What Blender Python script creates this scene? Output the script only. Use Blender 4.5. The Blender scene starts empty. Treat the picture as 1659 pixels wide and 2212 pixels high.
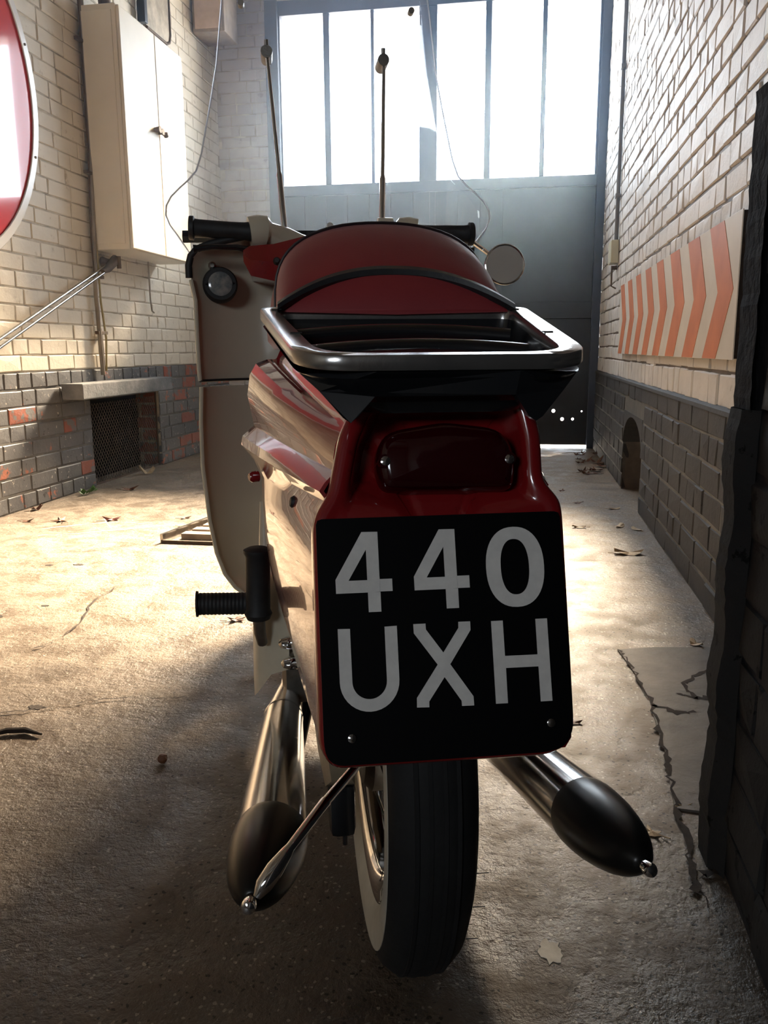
import bpy, bmesh, math, random
from mathutils import Vector, Matrix
from math import pi, sin, cos, radians

# ------------------------------------------------------------------ camera, world, sun, exposure
C = bpy.context.scene.collection
W_, H_, F_ = 1659, 2212, 1789.0
CAMZ = 0.74
YAW, PITCH, ROLL = radians(9.434), radians(11.128), radians(0.4)
fw = Vector((-sin(YAW)*cos(PITCH), cos(YAW)*cos(PITCH), -sin(PITCH)))
rt0 = Vector((cos(YAW), sin(YAW), 0)); up0 = rt0.cross(fw)
rt = cos(ROLL)*rt0 - sin(ROLL)*up0; up = sin(ROLL)*rt0 + cos(ROLL)*up0
cd = bpy.data.cameras.new('camera'); cam = bpy.data.objects.new('camera', cd); C.objects.link(cam)
cd.sensor_fit = 'VERTICAL'; cd.sensor_height = 36.0; cd.lens = 36.0*F_/H_
cd.clip_start = 0.02; cd.clip_end = 200
CP = Vector((0, 0, CAMZ))
cam.matrix_world = Matrix(((rt.x, up.x, -fw.x, 0), (rt.y, up.y, -fw.y, 0), (rt.z, up.z, -fw.z, CAMZ), (0, 0, 0, 1)))
bpy.context.scene.camera = cam

SKY_STRENGTH = 9.0
world = bpy.data.worlds.new('world'); bpy.context.scene.world = world
world.use_nodes = True
bg = world.node_tree.nodes['Background']
bg.inputs[0].default_value = (0.86, 0.93, 1.0, 1); bg.inputs[1].default_value = SKY_STRENGTH

sd = bpy.data.lights.new('sun', 'SUN'); sun = bpy.data.objects.new('sun', sd); C.objects.link(sun)
sd.energy = 42.0; sd.angle = radians(18); sd.color = (1.0, 0.77, 0.52)
sun.location = (3, 12, 8)
sun.rotation_euler = Vector((-0.28, -1.52, -1.0)).to_track_quat('-Z', 'Y').to_euler()

GY = 6.35            # face of the gate
WZ0, WZ1 = 1.94, 3.10
def portal(name, loc, size, rot):
    l = bpy.data.lights.new(name, 'AREA'); l.shape = 'RECTANGLE'; l.size, l.size_y = size
    l.cycles.is_portal = True
    o = bpy.data.objects.new(name, l); C.objects.link(o); o.location = loc; o.rotation_euler = rot
portal('sky_portal', (-0.67, GY+0.12, 2.55), (2.4, 1.3), (radians(-90), 0, 0))
portal('rear_portal', (-1.15, -3.3, 1.8), (1.0, 0.72), (radians(90), 0, 0))

vs = bpy.context.scene.view_settings
vs.view_transform = 'Standard'; vs.look = 'None'; vs.exposure = 0.9; vs.gamma = 1.0; vs.use_curve_mapping = False

XL, XR, CEIL = -2.33, 0.55, 3.45
YB = -3.2            # back end of the passage, behind the camera
random.seed(7)

# ------------------------------------------------------------------ materials
def nodes(m): return m.node_tree.nodes, m.node_tree.links
def base_mat(name, col, rough=0.5, metal=0.0, spec=0.5, coat=0.0, trans=0.0):
    m = bpy.data.materials.new(name); m.use_nodes = True
    p = m.node_tree.nodes['Principled BSDF']
    p.inputs['Base Color'].default_value = (*col, 1); p.inputs['Roughness'].default_value = rough
    p.inputs['Metallic'].default_value = metal; p.inputs['Specular IOR Level'].default_value = spec
    p.inputs['Coat Weight'].default_value = coat; p.inputs['Coat Roughness'].default_value = 0.03
    p.inputs['Transmission Weight'].default_value = trans
    return m
def tex_noise(m, scale, detail=4, coord='Object', rough=0.6):
    N, L = nodes(m)
    tc = N.new('ShaderNodeTexCoord'); n = N.new('ShaderNodeTexNoise')
    n.inputs['Scale'].default_value = scale; n.inputs['Detail'].default_value = detail; n.inputs['Roughness'].default_value = rough
    if coord == 'World':
        g = N.new('ShaderNodeNewGeometry'); L.new(g.outputs['Position'], n.inputs['Vector'])
    else: L.new(tc.outputs[coord], n.inputs['Vector'])
    return n
def ramp(m, src, stops):
    N, L = nodes(m); r = N.new('ShaderNodeValToRGB'); L.new(src, r.inputs[0])
    el = r.color_ramp.elements
    el[0].position, el[0].color = stops[0][0], (*stops[0][1], 1)
    el[1].position, el[1].color = stops[1][0], (*stops[1][1], 1)
    for p, c in stops[2:]: e = el.new(p); e.color = (*c, 1)
    return r.outputs[0]
def mixc(m, fac, a, b, mode='MIX'):
    N, L = nodes(m); x = N.new('ShaderNodeMix'); x.data_type = 'RGBA'; x.blend_type = mode
    for i, v in ((0, fac), (6, a), (7, b)):
        if hasattr(v, 'default_value') or hasattr(v, 'is_output'): L.new(v, x.inputs[i])
        elif isinstance(v, tuple): x.inputs[i].default_value = (*v, 1)
        else: x.inputs[i].default_value = v
    return x.outputs[2]
def setc(m, out): nodes(m)[1].new(out, m.node_tree.nodes['Principled BSDF'].inputs['Base Color'])
def setr(m, out): nodes(m)[1].new(out, m.node_tree.nodes['Principled BSDF'].inputs['Roughness'])
def bump(m, h, strength=0.3, dist=0.002, prev=None):
    N, L = nodes(m); b = N.new('ShaderNodeBump'); b.inputs['Strength'].default_value = strength
    b.inputs['Distance'].default_value = dist; L.new(h, b.inputs['Height'])
    if prev: L.new(prev, b.inputs['Normal'])
    L.new(b.outputs[0], m.node_tree.nodes['Principled BSDF'].inputs['Normal']); return b.outputs[0]
def mottled(name, c1, c2, scale=6, rough=0.6, metal=0.0, bs=0.3, bd=0.002, bscale=None, lo=0.35, hi=0.65, **k):
    m = base_mat(name, c1, rough, metal, **k)
    n = tex_noise(m, scale, 5, 'World'); setc(m, ramp(m, n.outputs[0], [(lo, c1), (hi, c2)]))
    if bs: n2 = tex_noise(m, bscale or scale*8, 5, 'World'); bump(m, n2.outputs[0], bs, bd)
    return m

def brick_paint(name, c1, c2, chips=None, chip_lo=0.62, chip_scale=9.0, rough=0.55, dirt=None):
    m = base_mat(name, c1, rough)
    n = tex_noise(m, 3.5, 5, 'World'); col = ramp(m, n.outputs[0], [(0.3, c1), (0.7, c2)])
    if dirt:
        nd = tex_noise(m, 14, 6, 'World', 0.7)
        f = ramp(m, nd.outputs[0], [(0.60, (0, 0, 0)), (0.70, (1, 1, 1))]); col = mixc(m, f, col, dirt)
    if chips:
        for q, (cc, lo, sc) in enumerate(chips):
            nc = tex_noise(m, sc, 5, 'World', 0.65)
            nc.noise_dimensions = '4D'; nc.inputs['W'].default_value = q*7.3
            f = ramp(m, nc.outputs[0], [(lo, (0, 0, 0)), (lo+0.03, (1, 1, 1))]); col = mixc(m, f, col, cc)
    setc(m, col)
    n2 = tex_noise(m, 45, 6, 'World', 0.7); b = bump(m, n2.outputs[0], 0.55, 0.004)
    return m

M = {}
M['white_brick_l'] = brick_paint('white_brick_paint_warm', (0.80, 0.73, 0.61), (0.70, 0.63, 0.51), dirt=(0.52, 0.44, 0.33))
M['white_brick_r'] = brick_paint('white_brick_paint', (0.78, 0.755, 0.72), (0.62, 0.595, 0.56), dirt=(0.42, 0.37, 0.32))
M['grey_brick_l'] = brick_paint('grey_brick_paint_chipped', (0.105, 0.104, 0.108), (0.17, 0.165, 0.16),
    chips=[((0.42, 0.15, 0.09), 0.60, 7.0), ((0.55, 0.50, 0.42), 0.63, 42.0), ((0.05, 0.045, 0.04), 0.62, 30.0)])
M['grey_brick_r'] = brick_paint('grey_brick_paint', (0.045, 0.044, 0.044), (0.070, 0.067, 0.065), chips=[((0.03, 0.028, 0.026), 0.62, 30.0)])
M['red_brick'] = brick_paint('bare_red_brick', (0.36, 0.11, 0.065), (0.26, 0.08, 0.05), chips=[((0.16, 0.155, 0.15), 0.52, 12.0)])
M['mortar_l'] = mottled('mortar_cream', (0.60, 0.52, 0.40), (0.30, 0.25, 0.18), 9)
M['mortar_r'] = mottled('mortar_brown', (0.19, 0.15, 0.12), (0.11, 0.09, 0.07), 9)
M['mortar_g'] = mottled('mortar_dark', (0.085, 0.08, 0.072), (0.15, 0.135, 0.115), 12)
M['pier_dark'] = brick_paint('pier_grey_paint', (0.022, 0.022, 0.022), (0.036, 0.035, 0.034), chips=[((0.010, 0.010, 0.010), 0.60, 22.0)])
M['render_dark'] = mottled('dark_render', (0.022, 0.021, 0.023), (0.04, 0.038, 0.039), 12, 0.8, bs=0.7, bd=0.006, bscale=40)
M['ceiling'] = mottled('ceiling_boards', (0.30, 0.27, 0.23), (0.22, 0.20, 0.17), 2)
M['plaster_far'] = brick_paint('end_wall_paint', (0.52, 0.46, 0.41), (0.42, 0.37, 0.33), dirt=(0.30, 0.26, 0.22))
M['gate'] = mottled('gate_paint', (0.012, 0.015, 0.021), (0.020, 0.024, 0.032), 4, 0.5, bs=0.2)
M['gate_frame'] = mottled('window_frame_paint', (0.030, 0.042, 0.075), (0.045, 0.060, 0.10), 4, 0.4, bs=0.1)
M['concrete'] = mottled('lintel_concrete', (0.13, 0.135, 0.14), (0.24, 0.235, 0.23), 9, 0.85, bs=0.5, bd=0.004, bscale=60)
M['cream_metal'] = mottled('cabinet_paint', (0.80, 0.72, 0.58), (0.72, 0.64, 0.50), 3, 0.45, bs=0.05)
M['black'] = base_mat('black_paint', (0.012, 0.012, 0.013), 0.35)
M['void'] = base_mat('dark_hollow', (0.010, 0.009, 0.008), 0.95, spec=0.1)  # black colour standing in for the shade inside the wall recesses
M['rubber'] = mottled('black_rubber', (0.010, 0.010, 0.011), (0.020, 0.020, 0.021), 30, 0.6, bs=0.2, bscale=200, bd=0.0006)
M['tyre'] = mottled('tyre_rubber', (0.006, 0.006, 0.0065), (0.011, 0.011, 0.0115), 20, 0.75, bs=0.2)
M['whitewall'] = mottled('whitewall_rubber', (0.62, 0.58, 0.48), (0.50, 0.46, 0.37), 14, 0.6, bs=0.1)
M['chrome'] = mottled('chrome', (0.78, 0.77, 0.76), (0.62, 0.60, 0.58), 14, 0.14, 1.0, bs=0.04, bscale=60, bd=0.001)
M['chrome_clean'] = base_mat('bright_chrome', (0.82, 0.82, 0.83), 0.07, 1.0)
M['dull_metal'] = mottled('dull_metal', (0.35, 0.33, 0.30), (0.22, 0.20, 0.18), 20, 0.4, 0.9, bs=0.2)
M['alu'] = mottled('worn_aluminium', (0.55, 0.54, 0.52), (0.40, 0.39, 0.38), 18, 0.20, 0.9, bs=0.12, bscale=90, bd=0.001)
M['black_metal'] = base_mat('gloss_black_enamel', (0.010, 0.011, 0.013), 0.25, 0.0, 0.5, 0.4)
M['cap_black'] = base_mat('burnt_black_end_cone', (0.020, 0.019, 0.018), 0.30, 0.55)
M['tan'] = mottled('chaincase_paint', (0.34, 0.28, 0.19), (0.26, 0.21, 0.14), 10, 0.45)
M['cream'] = mottled('cream_enamel', (0.62, 0.57, 0.44), (0.57, 0.52, 0.40), 4, 0.22, bs=0.0, coat=0.4)
M['cream_engine'] = mottled('cream_enamel_stained', (0.66, 0.61, 0.48), (0.55, 0.49, 0.37), 12, 0.3, bs=0.03, coat=0.3)
M['seat_red'] = mottled('red_vinyl', (0.30, 0.030, 0.036), (0.25, 0.024, 0.030), 6, 0.55, bs=0.25, bscale=420, bd=0.0006)
M['piping'] = base_mat('dark_vinyl_piping', (0.02, 0.012, 0.014), 0.4)
M['strap'] = mottled('black_vinyl_strap', (0.025, 0.026, 0.030), (0.018, 0.018, 0.02), 30, 0.42, bs=0.3, bscale=200, bd=0.001)
M['glyph'] = mottled('silver_grey_digits', (0.86, 0.84, 0.80), (0.76, 0.74, 0.71), 60, 0.55, bs=0.0)
M['plate_black'] = base_mat('plate_black', (0.002, 0.002, 0.0025), 0.5, spec=0.12)
M['lens'] = base_mat('dark_red_lens', (0.030, 0.001, 0.002), 0.10, 0, 0.5, 0.5)
M['gauge_glass'] = mottled('gauge_glass', (0.12, 0.14, 0.15), (0.30, 0.29, 0.26), 60, 0.15, bs=0, coat=0.6)
M['mirror_back'] = base_mat('mirror_shell_paint', (0.50, 0.47, 0.42), 0.35)
M['sign_white'] = mottled('sign_board_white', (0.74, 0.70, 0.63), (0.66, 0.62, 0.55), 6, 0.5, bs=0.04)
M['sign_orange'] = mottled('sign_stripe_orange', (0.70, 0.25, 0.115), (0.58, 0.20, 0.095), 6, 0.5, bs=0.04)
M['wood'] = mottled('weathered_wood', (0.36, 0.29, 0.22), (0.24, 0.19, 0.15), 12, 0.75)
M['wood_light'] = mottled('pink_primed_timber', (0.60, 0.47, 0.38), (0.50, 0.38, 0.30), 12, 0.75)
M['rust'] = mottled('rusty_iron_and_gap_shade', (0.10, 0.075, 0.055), (0.16, 0.11, 0.075), 24, 0.7, 0.4)
M['pipe_brown'] = mottled('conduit_paint', (0.30, 0.25, 0.19), (0.22, 0.185, 0.14), 7, 0.5)
M['pipe_grey'] = mottled('grey_conduit', (0.22, 0.22, 0.22), (0.16, 0.16, 0.17), 7, 0.5)
M['cable_ochre'] = base_mat('ochre_cable', (0.36, 0.29, 0.13), 0.5)
M['disc_red'] = base_mat('disc_red_enamel', (0.70, 0.045, 0.050), 0.12, 0, 0.5, 0.6)
M['disc_white'] = base_mat('disc_white_enamel', (0.82, 0.80, 0.77), 0.18, 0, 0.5, 0.3)
M['disc_grey'] = base_mat('disc_grey_enamel', (0.42, 0.44, 0.46), 0.18, 0, 0.5, 0.3)
M['box_cream'] = base_mat('cream_plastic', (0.55, 0.53, 0.40), 0.5)
M['leaf_brown'] = mottled('brown_leaf', (0.17, 0.065, 0.025), (0.09, 0.035, 0.018), 60, 0.6)
M['leaf_red'] = mottled('russet_leaf', (0.26, 0.06, 0.04), (0.15, 0.04, 0.03), 60, 0.6)
M['leaf_pale'] = mottled('pale_leaf', (0.55, 0.42, 0.26), (0.42, 0.30, 0.17), 60, 0.6)
M['leaf_green'] = mottled('green_weed', (0.07, 0.17, 0.035), (0.11, 0.24, 0.05), 40, 0.5)
M['dirt'] = mottled('crack_dirt_and_sign_shade', (0.035, 0.022, 0.014), (0.018, 0.012, 0.009), 60, 0.95)
M['chalk'] = mottled('chalk_scuff', (0.75, 0.70, 0.62), (0.60, 0.55, 0.47), 60, 0.9)
M['outside_ground'] = mottled('outside_concrete', (0.70, 0.69, 0.66), (0.62, 0.61, 0.58), 3, 0.9)

# red bodywork enamel
m = base_mat('red_enamel', (0.24, 0.008, 0.010), 0.22, 0, 0.5, 1.0); M['red'] = m
n = tex_noise(m, 70, 5, 'World', 0.7); setc(m, ramp(m, n.outputs[0], [(0.30, (0.15, 0.006, 0.008)), (0.40, (0.24, 0.008, 0.010))]))
n = tex_noise(m, 14, 3, 'World'); N_, L_ = nodes(m)
cb = N_.new('ShaderNodeBump'); cb.inputs['Strength'].default_value = 0.05; cb.inputs['Distance'].default_value = 0.002
L_.new(n.outputs[0], cb.inputs['Height']); L_.new(cb.outputs[0], m.node_tree.nodes['Principled BSDF'].inputs['Coat Normal'])

# clear acrylic: real thin sheet, mostly transmitting with fresnel reflection and a little milky scatter
def clear_mat(name, tint, haze, rough=0.02, ior=1.49):
    m = bpy.data.materials.new(name); m.use_nodes = True; N, L = nodes(m); N.remove(N['Principled BSDF'])
    out = N['Material Output']
    t = N.new('ShaderNodeBsdfTransparent'); t.inputs[0].default_value = (*tint, 1)
    g = N.new('ShaderNodeBsdfGlossy'); g.inputs['Roughness'].default_value = rough
    d = N.new('ShaderNodeBsdfTranslucent'); d.inputs[0].default_value = (0.85, 0.87, 0.9, 1)
    lw = N.new('ShaderNodeLayerWeight'); lw.inputs[0].default_value = 0.5
    pw = N.new('ShaderNodeMath'); pw.operation = 'POWER'; pw.inputs[1].default_value = 5.0; L.new(lw.outputs['Facing'], pw.inputs[0])
    fr = N.new('ShaderNodeMath'); fr.operation = 'MULTIPLY_ADD'; fr.inputs[1].default_value = 0.7; fr.inputs[2].default_value = ((ior-1)/(ior+1))**2; L.new(pw.outputs[0], fr.inputs[0])
    a = N.new('ShaderNodeMixShader'); b = N.new('ShaderNodeMixShader')
    a.inputs[0].default_value = haze; L.new(t.outputs[0], a.inputs[1]); L.new(d.outputs[0], a.inputs[2])
    L.new(fr.outputs[0], b.inputs[0]); L.new(a.outputs[0], b.inputs[1]); L.new(g.outputs[0], b.inputs[2])
    L.new(b.outputs[0], out.inputs[0]); return m
M['acrylic'] = clear_mat('clear_acrylic', (0.97, 0.98, 1.0), 0.055)
M['pane'] = clear_mat('window_glass', (0.96, 0.98, 1.0), 0.0)
M['acrylic_edge'] = base_mat('acrylic_edge', (0.93, 0.95, 1.0), 0.15, trans=0.35)

# floor concrete with exposed aggregate
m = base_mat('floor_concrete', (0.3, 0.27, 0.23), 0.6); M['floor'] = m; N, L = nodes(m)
g = N.new('ShaderNodeNewGeometry')
n1 = tex_noise(m, 1.1, 5, 'World'); n2 = tex_noise(m, 9, 6, 'World', 0.7); n3 = tex_noise(m, 60, 5, 'World', 0.7)
col = ramp(m, n1.outputs[0], [(0.34, (0.20, 0.155, 0.115)), (0.62, (0.34, 0.27, 0.20))])
col = mixc(m, ramp(m, n2.outputs[0], [(0.42, (0.50, 0.50, 0.50)), (0.60, (1, 1, 1))]), (0.10, 0.075, 0.055), col)
vo = N.new('ShaderNodeTexVoronoi'); vo.inputs['Scale'].default_value = 135
wn = N.new('ShaderNodeTexNoise'); wn.inputs['Scale'].default_value = 90; L.new(g.outputs['Position'], wn.inputs['Vector'])
wv = N.new('ShaderNodeVectorMath'); wv.operation = 'MULTIPLY_ADD'; wv.inputs[1].default_value = (0.010, 0.010, 0.010); L.new(wn.outputs['Color'], wv.inputs[0]); L.new(g.outputs['Position'], wv.inputs[2]); L.new(wv.outputs[0], vo.inputs['Vector'])
sep = N.new('ShaderNodeSeparateColor'); L.new(vo.outputs['Color'], sep.inputs[0])
gt = N.new('ShaderNodeMath'); gt.operation = 'GREATER_THAN'; gt.inputs[1].default_value = 0.80; L.new(sep.outputs[0], gt.inputs[0])
ds = N.new('ShaderNodeMath'); ds.operation = 'LESS_THAN'; ds.inputs[1].default_value = 0.33; L.new(vo.outputs['Distance'], ds.inputs[0])
an = N.new('ShaderNodeMath'); an.operation = 'MULTIPLY'; L.new(gt.outputs[0], an.inputs[0]); L.new(ds.outputs[0], an.inputs[1])
col = mixc(m, an.outputs[0], col, (0.50, 0.44, 0.36))
lt = N.new('ShaderNodeMath'); lt.operation = 'LESS_THAN'; lt.inputs[1].default_value = 0.16; L.new(sep.outputs[1], lt.inputs[0])
an2 = N.new('ShaderNodeMath'); an2.operation = 'MULTIPLY'; L.new(lt.outputs[0], an2.inputs[0]); L.new(ds.outputs[0], an2.inputs[1])
col = mixc(m, an2.outputs[0], col, (0.07, 0.055, 0.04))
# near floor: darker exposed aggregate, plus light fall-off painted into its colour; ragged edge
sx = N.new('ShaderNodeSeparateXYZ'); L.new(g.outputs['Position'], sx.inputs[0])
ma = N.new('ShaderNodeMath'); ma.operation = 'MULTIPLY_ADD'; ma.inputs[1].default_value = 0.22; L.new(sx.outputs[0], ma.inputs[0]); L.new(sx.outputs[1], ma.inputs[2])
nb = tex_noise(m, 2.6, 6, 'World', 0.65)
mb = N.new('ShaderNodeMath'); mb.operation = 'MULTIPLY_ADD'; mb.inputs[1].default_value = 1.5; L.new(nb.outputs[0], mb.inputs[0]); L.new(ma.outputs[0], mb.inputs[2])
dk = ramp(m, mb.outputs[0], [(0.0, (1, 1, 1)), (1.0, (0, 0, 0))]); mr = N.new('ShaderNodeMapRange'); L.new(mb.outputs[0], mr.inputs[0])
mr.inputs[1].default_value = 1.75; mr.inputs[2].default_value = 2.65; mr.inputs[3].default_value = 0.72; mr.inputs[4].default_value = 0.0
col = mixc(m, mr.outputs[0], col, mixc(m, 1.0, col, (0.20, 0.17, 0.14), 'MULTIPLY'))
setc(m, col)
setr(m, ramp(m, n2.outputs[0], [(0.40, (0.34, 0.34, 0.34)), (0.65, (0.72, 0.72, 0.72))]))
b1 = bump(m, n3.outputs[0], 0.55, 0.006); b2 = bump(m, n2.outputs[0], 0.5, 0.02, b1); b3 = bump(m, an.outputs[0], 0.5, 0.003, b2)
def sheen(k, w):
    p_ = M[k].node_tree.nodes['Principled BSDF']; p_.inputs['Sheen Weight'].default_value = w; p_.inputs['Sheen Roughness'].default_value = 0.4
sheen('seat_red', 0.35)
for k_, r_, s_ in (('pier_dark', 0.85, 0.12), ('grey_brick_r', 0.7, 0.3), ('render_dark', 0.9, 0.12)):
    p_ = M[k_].node_tree.nodes['Principled BSDF']; p_.inputs['Roughness'].default_value = r_; p_.inputs['Specular IOR Level'].default_value = s_
M['slab'] = mottled('floor_slab_grey', (0.16, 0.135, 0.11), (0.10, 0.085, 0.07), 7, 0.65, bs=0.6, bd=0.008, bscale=40)

# ------------------------------------------------------------------ helpers
def mesh(name, verts, faces, mat=None, smooth=False):
    me = bpy.data.meshes.new(name); me.from_pydata([tuple(v) for v in verts], [], faces)
    if mat: me.materials.append(mat)
    if smooth: me.polygons.foreach_set('use_smooth', [True]*len(me.polygons))
    me.update(); return me
def obj(name, me, parent=None, **props):
    o = bpy.data.objects.new(name, me); C.objects.link(o)
    if parent: o.parent = parent
    for k, v in props.items(): o[k] = v
    return o
def thing(name, label, cat, loc=(0, 0, 0), rz=0, group=None):
    o = bpy.data.objects.new(name, None); C.objects.link(o); o.location = loc; o.rotation_euler = (0, 0, rz)
    o.empty_display_size = 0.05; o['label'] = label; o['category'] = cat
    if group: o['group'] = group
    return o
def tag(o, label, cat, group=None):
    o['label'] = label; o['category'] = cat
    if group: o['group'] = group
    return o
class MB:
    def __init__(s): s.v = []; s.f = []
    def add(s, v, f):
        k = len(s.v); s.v += [tuple(p) for p in v]; s.f += [tuple(i+k for i in q) for q in f]; return s
    def box(s, x0, x1, y0, y1, z0, z1, c=0.0):
        if c <= 0:
            v = [(x, y, z) for z in (z0, z1) for x, y in ((x0, y0), (x1, y0), (x1, y1), (x0, y1))]
            return s.add(v, [(3, 2, 1, 0), (4, 5, 6, 7), (0, 1, 5, 4), (1, 2, 6, 5), (2, 3, 7, 6), (3, 0, 4, 7)])
        bm = bmesh.new(); bmesh.ops.create_cube(bm, size=1)
        bmesh.ops.scale(bm, vec=(x1-x0, y1-y0, z1-z0), verts=bm.verts)
        bmesh.ops.translate(bm, vec=((x0+x1)/2, (y0+y1)/2, (z0+z1)/2), verts=bm.verts)
        bmesh.ops.bevel(bm, geom=bm.edges[:], offset=c, segments=2, affect='EDGES', profile=0.6)
        bm.verts.index_update()
        s.add([q.co for q in bm.verts], [tuple(w.index for w in f.verts) for f in bm.faces]); bm.free(); return s
    def tube(s, path, radii, n=14, caps=True):
        P = [Vector(p) for p in path]
        if not hasattr(radii, '__len__'): radii = [radii]*len(P)
        rings = []; prev = None
        for i, p in enumerate(P):
            t = (P[min(i+1, len(P)-1)]-P[max(i-1, 0)]).normalized()
            if prev is None:
                a = Vector((0, 0, 1)) if abs(t.z) < 0.9 else Vector((1, 0, 0)); u = t.cross(a).normalized()
            else: u = (prev-t*prev.dot(t)).normalized()
            prev = u; w = t.cross(u)
            rings.append([p+(u*cos(2*pi*k/n)+w*sin(2*pi*k/n))*radii[i] for k in range(n)])
        return s.loft(rings, True, caps)
    def loft(s, rings, closed=True, caps=False):
        n = len(rings[0]); v = [p for r in rings for p in r]; f = []
        for i in range(len(rings)-1):
            for k in range(n if closed else n-1):
                k2 = (k+1) % n; f.append((i*n+k, i*n+k2, (i+1)*n+k2, (i+1)*n+k))
        if caps: f.append(tuple(range(n-1, -1, -1))); f.append(tuple(range((len(rings)-1)*n, len(rings)*n)))
        return s.add(v, f)
    def prism(s, poly, a, b, fn):      # poly in 2D, fn(p, h) -> 3D
        n = len(poly)
        return s.add([fn(p, a) for p in poly]+[fn(p, b) for p in poly],
                     [tuple(range(n-1, -1, -1)), tuple(range(n, 2*n))]+[(k, (k+1) % n, (k+1) % n+n, k+n) for k in range(n)])
    def build(s, name, mat, parent=None, smooth=False, ang=None, **props):
        me = mesh(name, s.v, s.f, mat)
        bm = bmesh.new(); bm.from_mesh(me); bmesh.ops.recalc_face_normals(bm, faces=bm.faces); bm.to_mesh(me); bm.free()
        if smooth:
            me.polygons.foreach_set('use_smooth', [True]*len(me.polygons))
            try: me.set_sharp_from_angle(angle=radians(ang or 40))
            except Exception: pass
        return obj(name, me, parent, **props)
def proj(p):
    d = Vector(p)-CP; z = d.dot(fw)
    return (W_/2+F_*d.dot(rt)/z, H_/2-F_*d.dot(up)/z, z) if z > 0.05 else (9e9, 9e9, z)

# ------------------------------------------------------------------ brick walls
def brick_variant(w, h, dep, seed, jit=0.0022, ch=0.0035):
    r = random.Random(seed); j = lambda k=1.0: r.uniform(-jit, jit)*k
    cc = [(0, 0), (w, 0), (w, h), (0, h)]
    v = [(x+j(), y+j(), -dep) for x, y in cc]
    v += [(x+j(), y+j(), -ch*r.uniform(0.6, 1.6)) for x, y in cc]
    v += [(x+(ch if x == 0 else -ch)*r.uniform(0.7, 1.5), y+(ch if y == 0 else -ch)*r.uniform(0.7, 1.5), j(0.8)) for x, y in cc]
    v.append((w*r.uniform(0.35, 0.65), h*r.uniform(0.35, 0.65), 0.0012+j(0.8)))
    f = [(i, (i+1) % 4, (i+1) % 4+4, i+4) for i in range(4)]+[(i+4, (i+1) % 4+4, (i+1) % 4+8, i+8) for i in range(4)]
    f += [(8+i, 8+(i+1) % 4, 12) for i in range(4)]
    return v, f
VAR = {}
def brick_mesh(w, h, dep, mat, rng, jit):
    wq = round(w, 2); key = (wq, round(h, 3), mat, rng.randrange(4))
    if key not in VAR:
        v, f = brick_variant(wq, h, dep, hash(str(key)) % 9999 if False else (int(wq*1000)*7+key[3]*131+len(mat)*17), jit)
        VAR[key] = mesh('brick', v, f, M[mat])
    return VAR[key]
def frame_matrix(O, U, N):
    U, N = Vector(U), Vector(N); Vv = Vector((0, 0, 1))
    return Matrix(((U.x, Vv.x, N.x, O[0]), (U.y, Vv.y, N.y, O[1]), (U.z, Vv.z, N.z, O[2]), (0, 0, 0, 1)))
def lay_bricks(parent, O, U, N, length, rows, openings, rng, limit=300, jit=0.0022, margin=260, joint=0.007, wavy=0.0):
    """rows: (z0, height, style, material or fn(u, z), proud)"""
    T = frame_matrix(O, U, N); cand = []
    for ri, (z0, h, style, mt, proud) in enumerate(rows):
        u = -rng.uniform(0, 0.22); k = rng.randrange(3)
        while u < length:
            if style == 'header': w = rng.uniform(0.100, 0.118)
            elif style == 'stretch': w = rng.uniform(0.20, 0.235)
            else:
                w = rng.uniform(0.205, 0.235) if (k % 3 != 2) ^ (rng.random() < 0.18) else rng.uniform(0.10, 0.118)
            k += 1
            a, b = max(u, 0), min(u+w, length); u += w+joint
            if b-a < 0.035: continue
            ok = True
            for (u0, u1, q0, q1) in openings:
                if z0+h > q0+0.01 and z0 < q1-0.01 and b > u0 and a < u1:
                    if a < u0-0.04 and b > u0: b = u0
                    elif b > u1+0.04 and a < u1: a = u1
                    else: ok = False
            if not ok or b-a < 0.03: continue
            mat = mt(a, z0) if callable(mt) else mt
            c = T @ Vector(((a+b)/2, z0+h/2, 0)); x, y, z = proj(c)
            if not (-margin < x < W_+margin and -margin < y < H_+margin) or z < 0.1: continue
            nn = Vector(N); cosn = max(0.02, (CP-c).normalized().dot(nn))
            inside = -10 < x < W_+10 and -10 < y < H_+10
            cand.append(((b-a)*h*cosn/z**2*(1 if inside else 1e-4), a, z0+rng.uniform(-wavy, wavy), b-a, h, mat, proud+rng.uniform(-0.0015, 0.0015)))
    cand.sort(key=lambda q: -q[0])
    for _, a, z0, w, h, mat, proud in cand[:limit]:
        me = brick_mesh(w, h, 0.035, mat, rng, jit)
        o = obj('brick', me, parent)
        o.matrix_world = T @ Matrix.Translation((a, z0, proud)) @ Matrix.Rotation(rng.uniform(-0.012, 0.012), 4, 'Z') @ Matrix.Scale(w/round(w, 2), 4, (1, 0, 0))
    by = {}
    for _, a, z0, w, h, mat, proud in cand[limit:]:
        v, f = brick_variant(w, h, 0.035, rng.randrange(99999), jit)
        by.setdefault(mat, MB()).add([T @ Vector((p[0]+a, p[1]+z0, p[2]+proud)) for p in v], f)
    if by:
        mats = list(by); allv = MB(); idx = []
        for i, k in enumerate(mats): allv.add(by[k].v, by[k].f); idx += [i]*len(by[k].f)
        me = mesh('brickwork', allv.v, allv.f)
        for k in mats: me.materials.append(M[k])
        me.polygons.foreach_set('material_index', idx)
        obj('brickwork', me, parent, kind='stuff')
    return len(cand)

def setting(name): 
    o = bpy.data.objects.new(name, None); C.objects.link(o); o['kind'] = 'structure'; return o

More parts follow.
